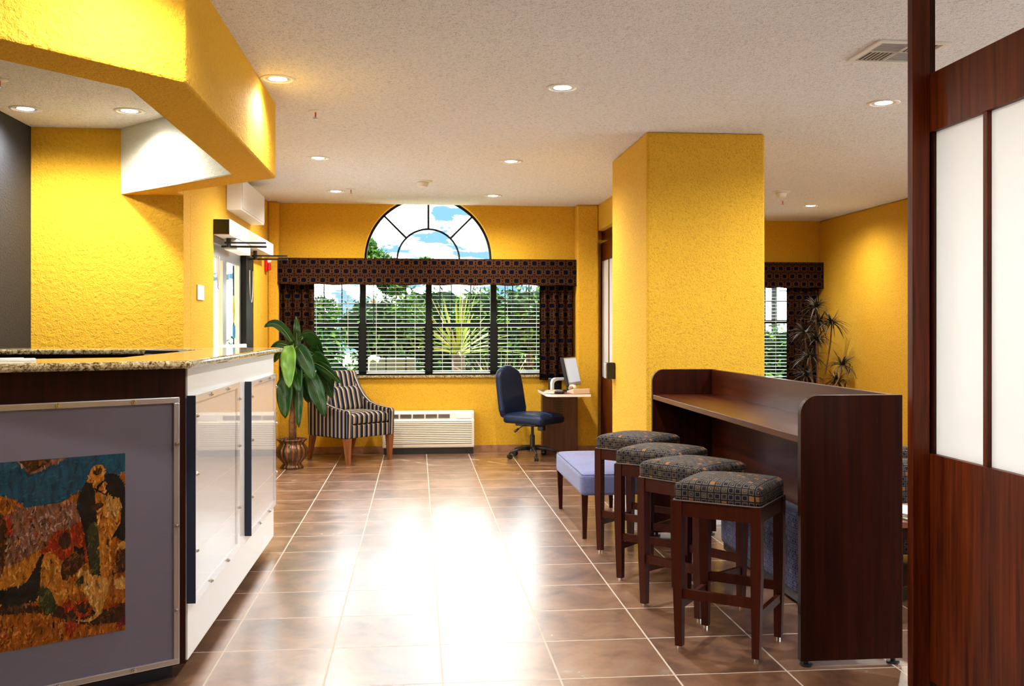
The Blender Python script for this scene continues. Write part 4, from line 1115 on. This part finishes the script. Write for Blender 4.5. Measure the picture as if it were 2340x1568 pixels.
# ------------------------------------------------------------------ dracaena in side room
t = thing('spiky_plant', 'tall spiky leaved plant in the side room corner in front of the dark curtain', 'potted plant', (4.66, 10.95, 0))
MB().lathe([(.13, 0), (.15, .02), (.19, .28), (.20, .32), (.18, .32), (.17, .29)], 32).build('pot', M['grille'], t, smooth=True)
MB().lathe([(.17, .28), (.001, .29)], 24).build('soil', M['moss'], t)
rr = random.Random(5)
heads = [(-.02, .02, 1.60), (.14, -.05, 1.42), (-.14, .05, 1.30), (-.04, -.06, 1.22), (.24, -.10, .93), (-.10, .0, 1.02), (.02, .05, 1.42), (.25, .05, .72), (-.16, -.04, .80)]
for hx, hy, hz in heads:
    MB().tube([(hx * .15, hy * .3, .28), (hx * .4, hy * .6, .28 + (hz - .28) * .4), (hx * .9, hy, .28 + (hz - .28) * .8), (hx, hy, hz)], [.013, .011, .009, .008], 7).build('stem', M['bark'], t, smooth=True)
    b = MB()
    for i in range(48):
        az = rr.uniform(0, 2 * pi); el = rr.uniform(.0, 1.35); L = rr.uniform(.16, .26); dr = rr.uniform(.10, .22)
        pts = []
        for q in range(7):
            u = q / 6; r_ = L * u * cos(el) ; r_ = L * u * (cos(el) * .8 + .2)
            pts.append((min(.375, hx + cos(az) * r_), hy + sin(az) * r_, hz + L * u * sin(el) - dr * u * u * (1.1 - sin(el) * .6)))
        b.ribbon(pts, lambda u: .0115 * (1 - u) ** .6 + .0008, Vector((-sin(az), cos(az), 0)), .3, 0, 2)
    b.build('leaf_rosette', M['dleaf'], t, smooth=True, solid=.001)

# ------------------------------------------------------------------ outdoors
o = MB().box(-40, 40, 13.6, 60, -.25, -.15).build('ground', M['grass'], origin=(0, 0, 0)); struct(o)
o = MB().box(6.72, 40, -10, 10.9, -.25, -.15).box(-2.8, 40, 10.9, 13.6, -.25, -.15).build('bounce_paving', M['concrete'], origin=(0, 0, 0)); struct(o)  # unseen pale paving, added to bounce daylight up to the ceiling
o = MB().box(-40, -2.8, -20, 13.6, -.25, -.15).box(-2.8, -1.79, 7.02, 10.9, -.25, -.03).build('forecourt', M['concrete'], origin=(0, 0, 0)); struct(o)
def tree(x, y, blobs, n, size, mats, label, trunk_h, seed, grp='trees behind the window'):
    rr = random.Random(seed)
    t = thing('garden_tree', label, 'tree', (x, y, -.15), 0, grp)
    MB().tube([(0, 0, 0), (.05, 0, trunk_h * .5), (0, .05, trunk_h)], [.11, .09, .06], 8).build('trunk', M['bark'], t, smooth=True)
    b = MB()
    for bx, by, bz, r in blobs:
        ico = bmesh.new(); bmesh.ops.create_icosphere(ico, subdivisions=3, radius=r * .74)
        ico.verts.index_update(); o0 = [v.co * (1 + .18 * sin(v.co.x * 9 / r + v.co.z * 7 / r) * cos(v.co.y * 8 / r)) for v in ico.verts]
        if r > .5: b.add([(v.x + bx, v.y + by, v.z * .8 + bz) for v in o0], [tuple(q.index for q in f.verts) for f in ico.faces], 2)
        ico.free()
        for i in range(n):
            d = Vector((rr.gauss(0, 1), rr.gauss(0, 1), rr.gauss(0, 1))).normalized() * r * rr.uniform(.55, 1.0)
            p = Vector((bx, by, bz)) + Vector((d.x, d.y, d.z * .8)); s = size * rr.uniform(.6, 1.3)
            u = Vector((rr.gauss(0, 1), rr.gauss(0, 1), rr.gauss(0, 1))).normalized(); w = u.orthogonal().normalized()
            b.add([p - u * s, p + w * s * .45, p + u * s, p - w * s * .45], [(0, 1, 2, 3)], rr.choice((0, 0, 1)))
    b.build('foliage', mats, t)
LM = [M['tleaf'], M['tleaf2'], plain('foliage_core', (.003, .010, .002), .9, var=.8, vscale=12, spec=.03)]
tree(-1.75, 15.0, [(0.1, 0, 1.25, .6), (.2, 0, .6, .7), (-.7, 0, 1.0, .6), (-.4, 0, 1.8, .3), (.3, 0, 1.75, .3)], 900, .05, LM, 'green tree at the left end of the window view', 1.4, 1)
tree(-.78, 17.0, [(0, 0, 1.5, .75), (.55, 0, 1.75, .5), (.05, .1, 2.62, .36), (-.12, 0, 2.92, .20), (.35, 0, 2.3, .3), (.2, 0, .6, .8)], 900, .05, LM, 'taller green tree whose crown shows at the lower left of the arched window', 2.0, 2)
tree(.25, 19.2, [(0, 0, 1.65, .95), (-.42, 0, 2.68, .24), (-.08, 0, 2.72, .24), (.9, 0, 1.3, .85), (-.8, 0, 1.3, .8), (0, 0, .6, .9)], 900, .055, LM, 'green tree whose top shows low in the centre of the arched window', 2.0, 3)
tree(1.9, 16.6, [(0, 0, 1.7, .75), (-.8, 0, 1.75, .6), (.8, 0, 1.65, .65), (-.4, 0, 1.4, .7), (.5, 0, 1.4, .7), (-.6, 0, .6, .8), (.5, 0, .6, .8)], 900, .055, LM, 'green tree behind the spiky palm', 1.6, 4)
tree(3.9, 21.6, [(0, 0, 1.6, .9), (-1.0, 0, 1.4, .85), (.9, 0, 1.4, .8), (-.2, 0, .7, .9)], 900, .055, LM, 'green tree behind the right hand bay of the window', 1.6, 5)
tree(8.1, 21.0, [(0, 0, .9, .9), (1.3, 0, .8, 1.0), (-1.3, 0, .8, 1.0)], 900, .07, LM, 'low green tree seen through the side room window', 1.0, 6)
tree(5.4, 14.4, [(0, 0, .35, .6), (.9, 0, .3, .6), (-.9, 0, .3, .6)], 900, .045, LM, 'clipped green shrub just outside the side room window', .4, 8)
t = thing('spiky_palm', 'fan palm with long yellow green blades outside the third window bay', 'palm', (.55, 13.3, -.15))
MB().tube([(0, 0, 0), (.02, 0, .6), (0, 0, 1.15)], [.13, .11, .09], 10).build('trunk', M['pbark'], t, smooth=True)
rr = random.Random(11)
for k in range(70):
    az = rr.uniform(0, 2 * pi); el = rr.uniform(.15, 1.5); L = rr.uniform(.7, 1.05)
    pts = [(cos(az) * cos(el) * L * u, sin(az) * cos(el) * L * u * .8, 1.15 + L * u * sin(el) - .18 * u * u * cos(el)) for u in [q / 6 for q in range(7)]]
    b = MB().ribbon(pts, lambda u: .016 * (1 - u) ** .5 + .001, Vector((-sin(az), cos(az), .3)), .2, 0, 2)
    b.build('frond', M['straw'] if k % 5 == 0 else M['frond'], t, solid=.001)
def clump(x, y, h, n, mat, label, seed):
    rr = random.Random(seed); b = MB()
    for k in range(n):
        az = rr.uniform(0, 2 * pi); L = h * rr.uniform(.7, 1.1); sp = rr.uniform(.1, .7)
        pts = [(x + cos(az) * sp * L * u * u, y + sin(az) * sp * L * u * u, -.15 + L * (u - .35 * u * u * sp)) for u in [q / 6 for q in range(7)]]
        b.ribbon(pts, lambda u: .008 * (1 - u) ** .5 + .001, Vector((-sin(az), cos(az), 0)), .2, 0, 1)
    tag(b.build('grass_clump', mat), label, 'grass', 'ornamental grass clumps outside')
clump(-1.15, 11.7, 1.15, 90, M['straw'], 'dry straw coloured grass clump outside the left bays of the window', 1)
clump(1.0, 11.75, 1.25, 110, M['straw'], 'pale feathery grass clump outside between the palm and the right bay', 2)
clump(-.2, 11.6, 1.0, 50, M['straw'], 'thin dry grass clump in front of the grey condenser outside', 3)
t = thing('condenser_unit', 'grey green metal equipment cabinet standing outside the second window bay', 'condenser', (-.35, 12.6, -.15))
MB().box(-.33, .33, -.25, .25, 0, 1.12).build('cabinet', M['util'], t, bevel=.01)
b = MB()
for k in range(12): b.box(-.28, .28, -.258, -.251, .2 + k * .06, .225 + k * .06)
b.build('louvres', M['blackm'], t)
t = thing('vent_pipe', 'white bent vent pipe standing outside near the grey cabinet', 'pipe', (-.62, 12.1, -.15))
MB().tube([(0, 0, 0), (0, 0, 1.05), (.02, 0, 1.12), (.07, 0, 1.15), (.12, 0, 1.13)], .03, 12).build('pipe', M['white'], t, smooth=True)
MB().cyl((.12, 0, 1.13), (.15, 0, 1.12), .036, n=14).build('cap', M['white'], t)
t = thing('utility_pole', 'dark power pole with a crossarm seen through the side room window', 'pole', (9.8, 26.0, -.15))
MB().cyl((0, 0, 0), (0, 0, 3.9), .09, .07, 10).build('pole', M['blackm'], t)
MB().box(-.9, .9, -.06, .06, 3.45, 3.57).build('crossarm', M['blackm'], t)
for x in (-.8, -.4, .4, .8): MB().cyl((x, 0, 3.57), (x, 0, 3.72), .04, n=8).build('insulator', M['util'], t)

# ------------------------------------------------------------------ sky, sun
W = bpy.data.worlds.new('World'); SC.world = W; W.use_nodes = True; nt = W.node_tree
bg = nt.nodes['Background']
tc = nt.nodes.new('ShaderNodeTexCoord')
x, y, z = sep(nt, tc.outputs['Generated'])
zz = z.mx(.03)
cv = comb(nt, x / (zz + .25), y / (zz + .25), z)
cl = noise(nt, cv, 6.5, 6, .55, .3)
skyc = ramp(nt, z, [(.0, (.018, .034, .046)), (.25, (.013, .029, .052)), (1, (.012, .035, .08))])
col = mixc(nt, V(nt, ramp(nt, cl, [(.43, (0, 0, 0)), (.68, (1, 1, 1))])), skyc, (1.0, 1.0, 1.0))
nt.links.new(col, bg.inputs[0]); bg.inputs[1].default_value = 18.
S = bpy.data.lights.new('sun', 'SUN'); S.energy = 14; S.angle = .009; S.color = (1, .95, .86)
so = bpy.data.objects.new('sun', S); COL.objects.link(so)
dv = Vector((.46, -.62, -1.0)).normalized()
so.rotation_euler = dv.to_track_quat('-Z', 'Y').to_euler()

# ------------------------------------------------------------------ camera
th = math.atan(216 / 2221)
cam = bpy.data.cameras.new('camera'); co = bpy.data.objects.new('camera', cam); COL.objects.link(co)
co.location = (0, 0, 1.36); co.rotation_euler = (radians(90), 0, -th)
cam.sensor_fit = 'HORIZONTAL'; cam.sensor_width = 36; cam.lens = 36 * 2221 / 2340
cam.shift_y = -34 / 2340; cam.clip_start = .05; cam.clip_end = 200
SC.camera = co
SC.view_settings.view_transform = 'Standard'; SC.view_settings.look = 'None'
SC.view_settings.exposure = 0.55; SC.view_settings.gamma = 1.0; SC.view_settings.use_curve_mapping = False
